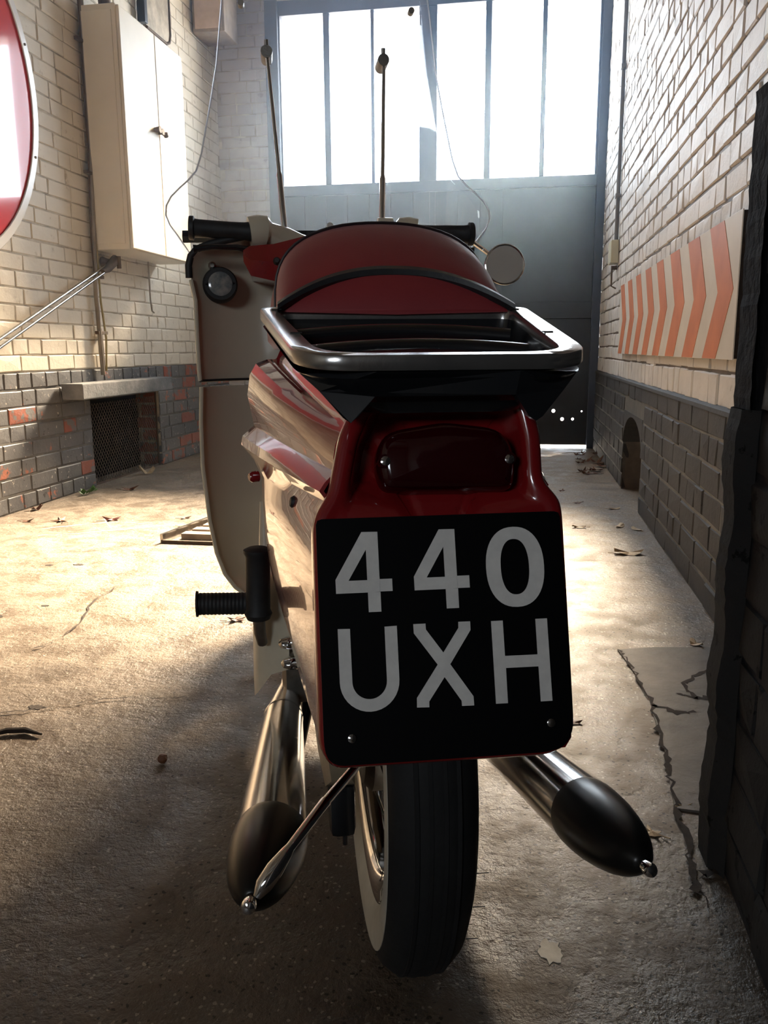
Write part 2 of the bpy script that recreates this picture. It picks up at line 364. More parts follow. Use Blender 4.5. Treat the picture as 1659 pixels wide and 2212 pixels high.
# ---- left wall (face at XL), vent opening near the floor
VY0, VY1, VZ1 = 4.235, 5.115, 0.49
w = MB(); D = 0.35; y0, y1 = YB, 6.9
w.box(XL-D, XL, y0, VY0, -0.05, CEIL); w.box(XL-D, XL, VY1, y1, -0.05, CEIL); w.box(XL-D, XL, VY0, VY1, VZ1, CEIL)
wl = w.build('wall_left', M['mortar_l']); wl['kind'] = 'structure'
s = MB(); s.box(XL-0.001, XL+0.0015, 2.6, VY0, 0, 0.645); s.box(XL-0.001, XL+0.0015, VY1, 6.45, 0, 0.645); s.box(XL-0.001, XL+0.0015, VY0, VY1, VZ1, 0.645)
s.build('mortar_bed', M['mortar_g'], wl)
s = MB(); s.box(XL-D-0.4, XL-D-0.35, VY0-0.2, VY1+0.2, -0.05, 0.7); s.box(XL-D-0.36, XL-D, VY0-0.2, VY0-0.15, -0.05, 0.7); s.box(XL-D-0.36, XL-D, VY1+0.15, VY1+0.2, -0.05, 0.7); s.box(XL-D-0.36, XL-D, VY0-0.2, VY1+0.2, 0.65, 0.7); s.box(XL-D-0.4, XL-0.001, VY0-0.2, VY1+0.2, -0.1, -0.02)
s.box(XL-0.16, XL-0.15, VY0, VY1, -0.02, VZ1)  # black sheet added behind the grille, in place of shade in the recess
s.build('recess_shade_lining', M['void'], wl)
def left_mat(u, z):
    y = u+2.6
    if y > VY1 and rng.random() < 0.5: return 'red_brick'
    if abs(y-VY0) < 0.3 and rng.random() < 0.2: return 'red_brick'
    return 'red_brick' if rng.random() < 0.05 else 'grey_brick_l'
rng = random.Random(11); rows = []
z = 0.0; H8 = 0.645/8
for i in range(8): rows.append((z+0.004, H8-0.009, 'header' if i == 7 else ('stretch' if i % 2 else 'mix'), left_mat, 0.005)); z += H8
i = 0
while z < CEIL-0.05: rows.append((z+0.003, 0.0715, 'mix' if i % 2 else 'stretch', 'white_brick_l', 0.0035)); z += 0.0775; i += 1
nL = lay_bricks(wl, (XL, 2.6, 0), (0, 1, 0), (1, 0, 0), 3.85, rows, [(VY0-2.6, VY1-2.6, -1, VZ1)], rng)
# reveal bricks of the vent opening (far side)
rv = MB(); z = 0
for i in range(6):
    rv.add([Vector((XL-0.02-p[0], VY1-p[2]*1.0-0.012+0.0, p[1]+z+0.004)) for p in brick_variant(0.20 if i % 2 else 0.10, 0.068, 0.02, i+50)[0]], brick_variant(0.20 if i % 2 else 0.10, 0.068, 0.02, i+50)[1])
    z += H8
rv.build('reveal_bricks', M['red_brick'], wl, kind='stuff')

# ---- right wall (face at XR) with an arched drain opening
AY0, AY1, AZ = 3.83, 4.52, 0.42
w = MB(); D = 0.35
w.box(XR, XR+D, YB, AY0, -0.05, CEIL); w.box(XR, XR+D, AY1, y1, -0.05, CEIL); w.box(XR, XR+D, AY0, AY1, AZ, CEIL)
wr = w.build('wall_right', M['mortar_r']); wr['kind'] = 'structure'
# arch spandrels
AC = (AY0+AY1)/2; AW = (AY1-AY0)/2
for sgn in (-1, 1):
    pts = [(AC+sgn*AW*1.0, AZ+0.002), (AC, AZ+0.002)]
    for k in range(9):
        a = pi/2*k/8; pts.append((AC+sgn*AW*sin(a), AZ-0.17+0.155*cos(a)))
    if sgn > 0: pts = pts[::-1]
    s = MB(); s.prism(pts, XR-0.018, XR+0.24, lambda p, h: (h, p[0], p[1])); s.build('arch_haunch', M['grey_brick_r'], wr)
s = MB(); s.box(XR+D+0.3, XR+D+0.35, AY0-0.2, AY1+0.2, -0.05, 0.7); s.box(XR+D, XR+D+0.32, AY0-0.2, AY0-0.15, -0.05, 0.7); s.box(XR+D, XR+D+0.32, AY1+0.15, AY1+0.2, -0.05, 0.7); s.box(XR+D, XR+D+0.32, AY0-0.2, AY1+0.2, 0.65, 0.7); s.box(XR+0.02, XR+D+0.35, AY0-0.2, AY1+0.2, -0.1, -0.02)
s.build('recess_shade_lining', M['void'], wr)
s = MB(); s.tube([(XR+0.12, AC-0.05, -0.01), (XR+0.12, AC-0.05, 0.16), (XR+0.16, AC-0.02, 0.24), (XR+0.30, AC, 0.27)], 0.05, 16); s.build('drain_pipe', M['rust'], wr, smooth=True)
s = MB(); s.box(XR-0.015, XR+0.001, 0.7, AY0, 0, 0.573); s.box(XR-0.015, XR+0.001, AY1, 6.45, 0, 0.573); s.box(XR-0.015, XR+0.001, AY0, AY1, AZ, 0.573)
s.build('mortar_bed', M['mortar_g'], wr)
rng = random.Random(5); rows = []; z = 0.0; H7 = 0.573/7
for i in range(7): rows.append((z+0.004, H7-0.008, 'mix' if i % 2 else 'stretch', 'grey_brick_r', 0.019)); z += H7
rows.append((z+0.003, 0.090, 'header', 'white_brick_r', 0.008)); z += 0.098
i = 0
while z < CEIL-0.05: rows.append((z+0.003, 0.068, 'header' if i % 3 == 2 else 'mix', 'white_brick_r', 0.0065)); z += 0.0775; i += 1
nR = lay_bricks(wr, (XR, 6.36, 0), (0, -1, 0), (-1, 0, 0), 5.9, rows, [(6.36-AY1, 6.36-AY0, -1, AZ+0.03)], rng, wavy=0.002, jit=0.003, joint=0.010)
# sloping plinth ledge between grey and white courses
s = MB(); s.prism([(0, 0.560), (-0.024, 0.560), (-0.022, 0.572), (0, 0.582)], 0.8, 6.36, lambda p, h: (XR+p[0], h, p[1])); s.build('ledge', M['grey_brick_r'], wr)

# ---- near pier on the right
PX = 0.283; PY1 = 1.21
w = MB(); w.box(PX+0.02, XR+0.02, -0.6, PY1, -0.02, 1.055)
w.box(PX+0.055, XR+0.02, -0.6, PY1-0.03, 1.055, 1.30)
wp = w.build('wall_right_pier', M['render_dark']); wp['kind'] = 'structure'
rng = random.Random(3); rows = []; z = 0.0
for i in range(8): rows.append((z+0.004, 0.075, 'mix' if i % 2 else 'stretch', 'pier_dark', 0.004)); z += 0.0818
for i in range(5): rows.append((z+0.006, 0.069, 'stretch' if i % 2 else 'mix', 'grey_brick_r', 0.006)); z += 0.0800
lay_bricks(wp, (PX+0.02, PY1-0.085, 0), (0, -1, 0), (-1, 0, 0), 1.6, rows, [], rng, jit=0.005, wavy=0.003, margin=600)
rows = [(1.062+0.079*i, 0.066, 'mix', 'white_brick_r', 0.006) for i in range(3)]
lay_bricks(wp, (PX+0.055, PY1-0.04, 0), (0, -1, 0), (-1, 0, 0), 1.5, rows, [], rng, jit=0.005, margin=600)
# rough arris strip, uneven
rings = []
for k in range(28):
    zz = 0.66+k*0.395/27; jx = rng.uniform(-0.0012, 0.0012); jy = rng.uniform(-0.002, 0.002)
    rings.append([(PX+0.004+jx, PY1-0.088, zz), (PX+jx, PY1-0.02+jy, zz), (PX+0.006+jx, PY1+jy, zz), (PX+0.05, PY1+0.004, zz)])
s = MB(); s.loft(rings, False); s.build('rendered_arris', M['render_dark'], wp)
rings = []
for k in range(48):
    zz = -0.01+k*0.67/47; jx = 0.003*sin(k*0.55)+rng.uniform(-0.0015, 0.0015); jy = rng.uniform(-0.003, 0.003)+0.006*sin(k*0.33)
    rings.append([(PX+0.016+jx*0.2, PY1-0.095, zz), (PX-0.004+jx, PY1-0.07, zz), (PX-0.006+jx, PY1-0.02+jy, zz), (PX+0.008+jx, PY1+0.006+jy, zz), (PX+0.05, PY1+0.008, zz)])
s = MB(); s.loft(rings, False); s.build('worn_corner', M['pier_dark'], wp)

# ---- end wall return beside the gate, wall above, back end of the passage
w = MB(); w.box(XL-0.3, -1.90, GY+0.10, GY+0.40, -0.05, CEIL); we = w.build('wall_end', M['mortar_l']); we['kind'] = 'structure'
w = MB(); w.box(-1.90, XR+0.1, GY+0.0, GY+0.40, WZ1+0.09, CEIL+0.05); w.build('wall_end_upper', M['plaster_far'], we)
rng = random.Random(21); rows = []; z = 0
while z < CEIL-0.05: rows.append((z+0.004, 0.070, 'mix', 'plaster_far', 0.006)); z += 0.0775
lay_bricks(we, (XL, GY+0.10, 0), (1, 0, 0), (0, -1, 0), XL*-1-1.90, rows, [], rng)
w = MB(); w.box(XL-0.3, -1.65, YB-0.2, YB, -0.05, CEIL); w.box(-0.65, XR+0.3, YB-0.2, YB, -0.05, CEIL); w.box(-1.65, -0.65, YB-0.2, YB, 2.15, CEIL); w.box(-1.65, -0.65, YB-0.2, YB, -0.05, 1.45); w.build('wall_back', M['mortar_r'])['kind'] = 'structure'  # unseen back wall; its opening is added and sized for fill light
w = MB(); w.box(XL-0.4, XR+0.4, YB-0.2, GY+0.4, CEIL, CEIL+0.12)
cl = w.build('ceiling', M['ceiling']); cl['kind'] = 'structure'
for k in range(9):
    b = MB(); yy = YB+0.6+k*1.05; b.box(XL-0.02, XR+0.02, yy, yy+0.10, CEIL-0.16, CEIL, 0.006); b.build('ceiling_joist', M['wood'], cl)

# ---- floor
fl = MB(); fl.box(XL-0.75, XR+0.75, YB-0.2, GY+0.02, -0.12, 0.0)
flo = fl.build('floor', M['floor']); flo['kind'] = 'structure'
# separate darker slab strip on the right of the long crack
edge = [(0.25, 2.02), (0.26, 1.96), (0.275, 1.85), (0.285, 1.73), (0.28, 1.60), (0.278, 1.47), (0.27, 1.39), (0.262, 1.29)]
s = MB(); poly = [(XR, 2.08), (0.34, 2.05)]+edge+[(XR, 1.26)]
s.prism(poly, -0.01, 0.004, lambda p, h: (p[0], p[1], h)); s.build('floor_slab', M['slab'], flo)
def crack(pts, wid, seed, name='crack'):
    r = random.Random(seed); P = []
    for a, b in zip(pts, pts[1:]):
        for k in range(6):
            t = k/6; P.append(Vector((a[0]+(b[0]-a[0])*t+r.uniform(-1, 1)*0.006, a[1]+(b[1]-a[1])*t+r.uniform(-1, 1)*0.006, 0)))
    P.append(Vector((*pts[-1], 0))); L_, R_ = [], []
    for i, p in enumerate(P):
        t = (P[min(i+1, len(P)-1)]-P[max(i-1, 0)]).normalized(); nn = Vector((-t.y, t.x, 0)); ww = wid*r.uniform(0.15, 1.5)*(1 if 0 < i < len(P)-1 else 0.1)
        L_.append(p+nn*ww+Vector((0, 0, 0.0046))); R_.append(p-nn*ww*r.uniform(0.2, 1)+Vector((0, 0, 0.0046)))
    s = MB(); s.loft([L_, R_], False); return s.build(name, M['dirt'], flo)
crack([(0.252, 2.02), (0.262, 1.96), (0.275, 1.85), (0.285, 1.73), (0.28, 1.60), (0.278, 1.47), (0.27, 1.39), (0.262, 1.29), (0.262, 1.18), (0.255, 1.10), (0.262, 1.04)], 0.0055, 1)
crack([(0.465, 1.94), (0.40, 1.87), (0.37, 1.82), (0.38, 1.74), (0.345, 1.765)], 0.006, 2)
crack([(0.38, 1.74), (0.44, 1.76), (0.50, 1.80)], 0.008, 3)
crack([(0.285, 1.70), (0.33, 1.66), (0.37, 1.67)], 0.007, 4)
crack([(0.262, 1.10), (0.29, 1.13), (0.33, 1.125)], 0.007, 5)
crack([(-1.06, 1.45), (-1.01, 1.47), (-0.95, 1.51), (-0.90, 1.535), (-0.845, 1.565), (-0.77, 1.575), (-0.69, 1.585)], 0.0022, 6)
crack([(-1.26, 2.37), (-1.25, 2.20), (-1.18, 1.98), (-1.18, 1.86), (-1.205, 1.80)], 0.003, 7)
crack([(-1.79, 2.77), (-1.59, 2.82), (-1.40, 2.94)], 0.002, 8)
def blot(x, y, rx, ry, mat, seed, name='stain', z=0.0010):
    r = random.Random(seed); n = 22
    p = [(x+rx*cos(2*pi*k/n)*(1+r.uniform(-0.3, 0.3)), y+ry*sin(2*pi*k/n)*(1+r.uniform(-0.3, 0.3))) for k in range(n)]
    s = MB(); s.prism(p, 0.0, z, lambda q, h: (q[0], q[1], h)); return s.build(name, M[mat], flo)
blot(0.053, 0.93, 0.014, 0.020, 'chalk', 4, 'lime_spot')
blot(-1.52, 2.03, 0.07, 0.045, 'dirt', 5, 'drain_hole')
for x, y, rx, ry, sd_ in ((-1.00, 1.50, 0.03, 0.02, 11), (-1.53, 2.62, 0.03, 0.02, 12), (-1.63, 2.60, 0.02, 0.02, 13), (-1.38, 2.16, 0.02, 0.012, 14)):
    blot(x, y, rx*0.6, ry*0.5, 'dirt', sd_, 'oil_spot')
# thin chalk scuffs
def scuff(pts, wid, seed):
    o = crack(pts, wid, seed, 'chalk_scuff'); o.data.materials[0] = M['chalk']; o.location.z = -0.0035
scuff([(-2.0, 3.15), (-1.85, 3.28), (-1.72, 3.34), (-1.60, 3.30)], 0.006, 21); scuff([(-1.95, 3.02), (-1.75, 3.12), (-1.50, 3.28), (-1.35, 3.34)], 0.006, 22); scuff([(-1.85, 3.4), (-1.7, 3.2), (-1.62, 3.22)], 0.005, 23)

# ---- outside
s = MB(); s.box(-14, 14, GY+0.45, 30, -0.16, -0.06); s.build('ground_outside', M['outside_ground'])['kind'] = 'structure'

# ------------------------------------------------------------------ gate (double, glazed above)
door = setting('door_1')
GX0, GX1 = -1.86, XR-0.012
def gb(x0, x1, ya, yb, z0, z1, name, mat='gate', c=0.0, **k):
    b = MB(); b.box(x0, x1, ya, yb, z0, z1, c); return b.build(name, M[mat], door, **k)
holes = [(0.155, 0.276, 0.010), (0.236, 0.276, 0.013), (0.302, 0.215, 0.013), (0.379, 0.216, 0.010), (0.443, 0.274, 0.006)]
xs = [GX0+0.05+i*(GX1-GX0-0.10)/14 for i in range(15)]
for a, b in zip(xs, xs[1:]):
    hh = [h for h in holes if a < h[0] < b]; zb = 0.022
    if not hh:
        q = MB(); q.box(a+0.0015, b-0.0015, GY+0.02, GY+0.036, zb, WZ0-0.06); q.box(a, b, GY+0.036, GY+0.045, zb, WZ0-0.06); q.build('plank', M['gate'], door); continue
    # plank with round knot holes: built in bands round each hole
    s = MB(); hh.sort(key=lambda h: h[1])
    YA, YC = GY+0.02, GY+0.045; x0, x1 = a, b
    cols = sorted(hh, key=lambda h: h[0]); cut = [x0]+[(p[0]+q[0])/2 for p, q in zip(cols, cols[1:])]+[x1]
    for (hx, hz, hr), c0, c1 in zip(cols, cut, cut[1:]):
        r2 = min(hx-c0, c1-hx, 0.03)*0.98; n = 16
        s.box(c0, hx-r2, YA, YC, zb, WZ0-0.06); s.box(hx+r2, c1, YA, YC, zb, WZ0-0.06)
        s.box(hx-r2, hx+r2, YA, YC, zb, hz-r2); s.box(hx-r2, hx+r2, YA, YC, hz+r2, WZ0-0.06)
        hr = min(hr, r2*0.8); inn, out = [], []
        for k in range(n):
            t = 2*pi*k/n; cx, cz = cos(t), sin(t); q = max(abs(cx), abs(cz))
            inn.append((hx+hr*cx, hz+hr*cz)); out.append((hx+r2*cx/q, hz+r2*cz/q))
        v = [(p[0], YA, p[1]) for p in inn]+[(p[0], YA, p[1]) for p in out]+[(p[0], YC, p[1]) for p in inn]+[(p[0], YC, p[1]) for p in out]
        f = [(k, (k+1) % n, n+(k+1) % n, n+k) for k in range(n)]+[(2*n+k, 3*n+k, 3*n+(k+1) % n, 2*n+(k+1) % n) for k in range(n)]+[(k, 2*n+k, 2*n+(k+1) % n, (k+1) % n) for k in range(n)]
        s.add(v, f)
    s.build('plank', M['gate'], door)
gb(GX0-0.04, GX0+0.055, GY-0.04, GY+0.10, 0, WZ1+0.10, 'gate_post', 'gate', 0.006)
gb(GX1-0.055, GX1+0.006, GY-0.02, GY+0.06, 0.0, WZ1+0.10, 'gate_post', 'gate_frame', 0.004)
gb(GX0, GX1, GY-0.01, GY+0.05, WZ0-0.075, WZ0, 'mid_rail', 'gate_frame', 0.005)
gb(GX0, GX1, GY-0.01, GY+0.05, WZ1, WZ1+0.10, 'top_rail', 'gate_frame', 0.005)
gb(GX0+0.05, GX1-0.05, GY-0.005, GY+0.02, 0.95, 1.07, 'ledge_rail', 'gate', 0.004)
mull = [(GX0+0.055, 0.0), (-1.475, -1.43), (-1.128, -1.112), (-0.778, -0.651), (-0.312, -0.269), (0.08, 0.112), (0.466, GX1-0.05)]
gb(-1.805-0.01, -1.80+0.005, GY-0.005, GY+0.045, WZ0, WZ1, 'stile', 'gate_frame')
edges = [(-1.80, -1.475), (-1.43, -1.128), (-1.104, -0.778), (-0.651, -0.312), (-0.269, 0.08), (0.112, 0.466)]
for (x0, x1), (p0, p1) in zip([(-1.475, -1.43), (-1.128, -1.104), (-0.778, -0.651), (-0.312, -0.269), (0.08, 0.112), (0.466, GX1-0.055)], [(0, 0)]*6):
    gb(x0, x1, GY-0.005, GY+0.045, WZ0, WZ1, 'mullion' if x1-x0 < 0.1 else 'meeting_stile', 'gate_frame', 0.004)
for x0, x1 in edges:
    gb(x0-0.004, x1+0.004, GY+0.018, GY+0.022, WZ0, WZ1, 'pane', 'pane')
gb(-0.72, -0.70, GY-0.02, GY+0.0, 0.05, WZ0-0.08, 'cover_strip', 'gate')

# ------------------------------------------------------------------ fixtures on the left wall
FX = XL+0.017   # face of the laid bricks
# metal cabinet
cab = thing('wall_cabinet', 'tall cream metal cabinet with two doors hung on the white brick wall', 'cabinet', (FX, 4.79, 1.28))
def cb_(x0, x1, ya, yb, z0, z1, name, mat, c=0.004, par=None):
    b = MB(); b.box(x0, x1, ya-4.79, yb-4.79, z0-1.28, z1-1.28, c); return b.build(name, M[mat], par or cab)
cb_(0.0, 0.205, 4.375, 5.205, 1.28, 2.49, 'body', 'cream_metal')
cb_(0.205, 0.222, 4.385, 4.806, 1.285, 2.485, 'door', 'cream_metal')
cb_(0.205, 0.222, 4.814, 5.195, 1.285, 2.485, 'door', 'cream_metal')
cb_(0.205, 0.2065, 4.805, 4.815, 1.285, 2.485, 'door_gap_shade', 'rust', 0)  # dark strip added between the doors as the shade of the gap
cb_(0.02, 0.185, 4.369, 4.376, 1.31, 2.46, 'side_panel', 'cream_metal', 0.002)
b = MB(); b.tube([(0.222, 0.012, 0.69), (0.250, 0.012, 0.69)], [0.014, 0.018], 12); b.tube([(0.222, -0.045, 0.688), (0.258, -0.045, 0.688)], [0.012, 0.019], 12)
b.tube([(0.240, -0.05, 0.69), (0.240, 0.06, 0.680)], 0.009, 8); b.tube([(0.245, 0.05, 0.69), (0.245, 0.065, 0.675)], 0.014, 10); b.build('latch', M['rust'], cab, smooth=True)

# conduit with cables
o = thing('wall_conduit', 'brown pipe and ochre cables running down the wall beside the cabinet', 'pipe', (FX, 4.35, 0.61))
b = MB(); b.tube([(0.014, 0.04, 2.8), (0.014, 0.03, 1.2), (0.014, 0.0, 0.72), (0.014, -0.02, 0.42), (0.014, -0.015, 0.36), (0.018, -0.01, 0.0)], 0.012, 10); b.build('conduit', M['pipe_brown'], o, smooth=True)
b = MB(); b.tube([(0.012, 0.065, 2.8), (0.012, 0.058, 1.2), (0.012, 0.03, 0.72), (0.016, 0.025, 0.4), (0.02, 0.05, 0.2), (0.016, 0.035, 0.02)], 0.006, 8); b.build('cable', M['cable_ochre'], o, smooth=True)
b = MB(); b.tube([(0.012, 0.018, 2.8), (0.012, 0.012, 1.2), (0.012, -0.025, 0.72), (0.014, -0.02, 0.5), (0.016, 0.01, 0.2), (0.02, 0.01, 0.02)], 0.0045, 8); b.build('cable', M['rust'], o, smooth=True)
for zz in (0.22, 0.52, 1.05, 1.7):
    b = MB(); b.box(0.0, 0.024, -0.035, 0.07, zz, zz+0.018, 0.003); b.build('clip', M['rust'], o)

# concrete hood and mesh grille
b = MB(); b.box(FX, XL+0.135, 3.93, 5.04, 0.497, 0.578, 0.006); tag(b.build('lintel', M['concrete']), 'grey concrete lintel slab projecting over the mesh vent', 'lintel')
g_ = MB(); zz0, zz1 = 0.012, 0.485; pitch_y, pitch_z = 0.030, 0.034; yv = VY0+0.01
XG = XL-0.02
def wire(p, q):
    p, q = Vector(p), Vector(q); t = (q-p).normalized(); nn = Vector((1, 0, 0)).cross(t)*0.0014
    g_.add([p+nn, q+nn, q-nn, p-nn, p+nn+Vector((0.002, 0, 0)), q+nn+Vector((0.002, 0, 0)), q-nn+Vector((0.002, 0, 0)), p-nn+Vector((0.002, 0, 0))], [(4, 5, 6, 7), (0, 1, 5, 4), (2, 3, 7, 6)])
ny = int((VY1-VY0-0.02)/pitch_y); nz = int((zz1-zz0)/pitch_z)
for i in range(ny):
    for j in range(nz):
        a = yv+i*pitch_y; c = zz0+j*pitch_z
        wire((XG, a, c+pitch_z/2), (XG, a+pitch_y/2, c+pitch_z)); wire((XG, a+pitch_y/2, c+pitch_z), (XG, a+pitch_y, c+pitch_z/2))
        wire((XG, a+pitch_y, c+pitch_z/2), (XG, a+pitch_y/2, c)); wire((XG, a+pitch_y/2, c), (XG, a, c+pitch_z/2))
gt_ = thing('vent_grille', 'rusty expanded metal grille over the dark vent opening under the lintel', 'grille', (0, 0, 0))
gt_['label'] = 'rusty expanded metal grille over the dark vent opening under the lintel'
g_.build('wire_mesh', M['rust'], gt_, kind='stuff')
b = MB(); b.box(XG-0.004, XG+0.004, VY0, VY0+0.012, 0.0, VZ1); b.box(XG-0.004, XG+0.004, VY1-0.012, VY1, 0.0, VZ1); b.box(XG-0.004, XG+0.004, VY0, VY1, VZ1-0.014, VZ1); b.box(XG-0.004, XG+0.004, VY0, VY1, 0.0, 0.012)
b.build('frame', M['rust'], gt_)

# stay rod on its bracket
st = thing('stay_rod', 'pale steel rod slanting down the wall from a dark iron bracket', 'rod', (FX, 4.43, 1.21))
b = MB(); b.tube([(0.05, 0.0, 0.0), (0.10, -1.95, -0.745)], 0.008, 10); b.build('rod', M['alu'], st, smooth=True)
b = MB(); b.tube([(0.075, 0.0, -0.012), (0.125, -1.95, -0.77)], 0.007, 10); b.build('rod', M['alu'], st, smooth=True)
b = MB(); b.tube([(0.0, 0.03, 0.01), (0.03, 0.03, 0.012), (0.075, 0.02, 0.005)], [0.035, 0.02, 0.018], 12); b.tube([(0.06, 0.06, 0.04), (0.06, 0.03, 0.01), (0.07, -0.05, -0.03), (0.075, -0.12, -0.05)], [0.018, 0.026, 0.02, 0.012], 12)
b.tube([(0.085, 0.05, -0.02), (0.085, 0.05, 0.045)], 0.012, 10); b.build('bracket', M['rust'], st, smooth=True)

# thin lead hanging under the cabinet
b = MB(); b.tube([(FX+0.01, 5.02, 1.28), (FX+0.01, 5.02, 1.05), (FX+0.01, 5.035, 0.985), (FX+0.012, 5.06, 0.975)], 0.005, 8)
tag(b.build('hanging_cable', M['pipe_brown'], smooth=True), 'thin brown cable dangling below the cream cabinet', 'cable')

# timber block high in the corner
b = thing('timber_block', 'primed timber block fixed high in the corner beside the gate', 'block', (FX, 6.0, 2.90))
q = MB(); q.box(0.0, 0.23, -0.02, 0.26, 0.0, 0.50, 0.006); q.build('block', M['wood'], b)
q = MB(); q.box(0.02, 0.21, -0.035, -0.02, 0.02, 0.48, 0.004); q.build('face_board', M['wood_light'], b)
# framed plate above the cabinet
b = thing('framed_plate', 'pale curved-top plate in a dark frame above the cream cabinet', 'plate', (FX, 5.36, 2.66))
pl = [(-0.19, 0.0), (0.10, 0.0), (0.145, 0.02), (0.165, 0.07), (0.165, 0.42), (-0.19, 0.42)]
q = MB(); q.prism(pl, 0.0, 0.02, lambda p, h: (h, p[0], p[1])); q.build('board', M['mortar_l'], b)
q = MB(); q.tube([(0.02, p[0], p[1]) for p in pl], 0.010, 8); q.build('frame', M['rust'], b)
b = MB(); b.box(FX, FX+0.05, 5.09, 5.13, 2.66, 3.0, 0.003); tag(b.build('iron_strap', M['black']), 'short black iron strap above the cabinet top', 'strap')
b = thing('lamp_fitting', 'small dark fitting sitting on top of the cabinet', 'fitting', (FX+0.08, 4.52, 2.49))
q = MB(); q.tube([(0, 0, 0), (0, 0, 0.03)], 0.05, 14); q.build('base', M['black'], b)
q = MB(); q.tube([(0, 0, 0.03), (0, 0.0, 0.09), (0.0, 0.02, 0.13)], [0.03, 0.035, 0.02], 14); q.build('body', M['rust'], b, smooth=True)

# round enamel sign
sg = thing('round_sign', 'large round red and white enamel sign on the left wall', 'sign', (FX+0.005, 3.10, 1.86))
R = 0.78
def disc(r0, r1, x, mat, name, n=72, par=sg):
    s = MB()
    if r0 == 0: s.tube([(x-0.002, 0, 0), (x, 0, 0)], r1, n); return s.build(name, M[mat], par)
    rings = [[(xx, r*cos(2*pi*k/n), r*sin(2*pi*k/n)) for k in range(n)] for r, xx in ((r1, 0.0), (r1, x-0.004), (r1-0.004, x), (r0+0.003, x), (r0, x-0.004))]
    s.loft(rings); return s.build(name, M[mat], par, smooth=True)
disc(0, R-0.03, 0.012, 'disc_red', 'red_field'); disc(R-0.045, R, 0.022, 'disc_white', 'rim')
q = MB(); q.box(0.012, 0.016, -0.46, 0.46, -0.20, 0.62, 0.001); q.build('panel', M['disc_white'], sg)
q = MB(); q.box(0.016, 0.019, 0.20, 0.38, -0.14, 0.30, 0.001); q.build('stripe', M['disc_grey'], sg)
q = MB(); q.box(0.016, 0.050, 0.16, 0.38, 0.30, 0.52, 0.004); q.build('lamp_box', M['black'], sg)
for a in (0.35, -0.3): 
    q = MB(); q.tube([(0.0, (R-0.022)*cos(a), (R-0.022)*sin(a)), (0.026, (R-0.022)*cos(a), (R-0.022)*sin(a))], 0.006, 8); q.build('screw', M['rust'], sg)

# ------------------------------------------------------------------ fixtures on the right wall
FR = XR-0.010
bo = [4.81, 4.652, 4.50, 4.342, 4.187, 4.028, 3.872, 3.717, 3.562, 3.405, 3.245, 3.068, 2.91, 2.735, 2.586, 2.415]
cs = thing('chevron_sign', 'white board with orange chevron stripes on the right brick wall', 'sign', (FR-0.012, 3.5, 0.88))
SZ0, SZ1 = -0.173, 0.189
q = MB(); q.box(-0.010, -0.007, 2.225-3.5, 4.825-3.5, SZ0, SZ1, 0.0008); q.build('board', M['sign_white'], cs)
q = MB(); q.box(-0.007, 0.010, 2.229-3.5, 4.82-3.5, SZ0+0.003, SZ1-0.003); q.build('edge_shade_board', M['dirt'], cs)  # dark layer added so the board's end looks shaded
for i in range(8):
    a, b_ = bo[2*i]-3.5, bo[2*i+1]-3.5; sh = -0.150; zm = 0.004
    a0 = min(a, 4.823-3.5)
    pts = [(a0, SZ0+0.001), (b_, SZ0+0.001), (b_+sh, zm), (b_, SZ1-0.001), (a0, SZ1-0.001), (a+sh, zm)]
    q = MB(); q.add([(-0.0112, y, z) for y, z in pts]+[(-0.0098, y, z) for y, z in pts],
        [(0, 1, 2, 5), (5, 2, 3, 4), (6, 11, 8, 7), (11, 10, 9, 8)]+[(k, (k+1) % 6, (k+1) % 6+6, k+6) for k in range(6)])
    q.build('stripe', M['sign_orange'], cs)
o = thing('grey_conduit', 'dark grey conduit running down the right wall to a small box', 'pipe', (FR, 5.28, 1.25))
q = MB(); q.tube([(-0.012, 0.02, 2.1), (-0.012, 0.0, 0.10)], 0.012, 10); q.build('conduit', M['pipe_grey'], o, smooth=True)
for zz in (0.35, 1.05, 1.7): q = MB(); q.box(-0.028, 0.0, -0.02, 0.035, zz, zz+0.025, 0.003); q.build('clip', M['pipe_grey'], o)
q = MB(); q.box(-0.045, 0.0, -0.06, 0.10, -0.02, 0.11, 0.006); q.build('junction_box', M['box_cream'], o)
q = MB(); q.tube([(FR-0.03, 5.27, 1.20), (FR-0.03, 5.27, 1.10), (FR-0.002, 5.27, 1.085)], 0.005, 8); q.tube([(FR, 5.27, 1.205), (FR-0.035, 5.27, 1.205)], 0.012, 10)
tag(q.build('hook_bar', M['rust'], smooth=True), 'thin iron hook bar below the small cream box', 'hook')

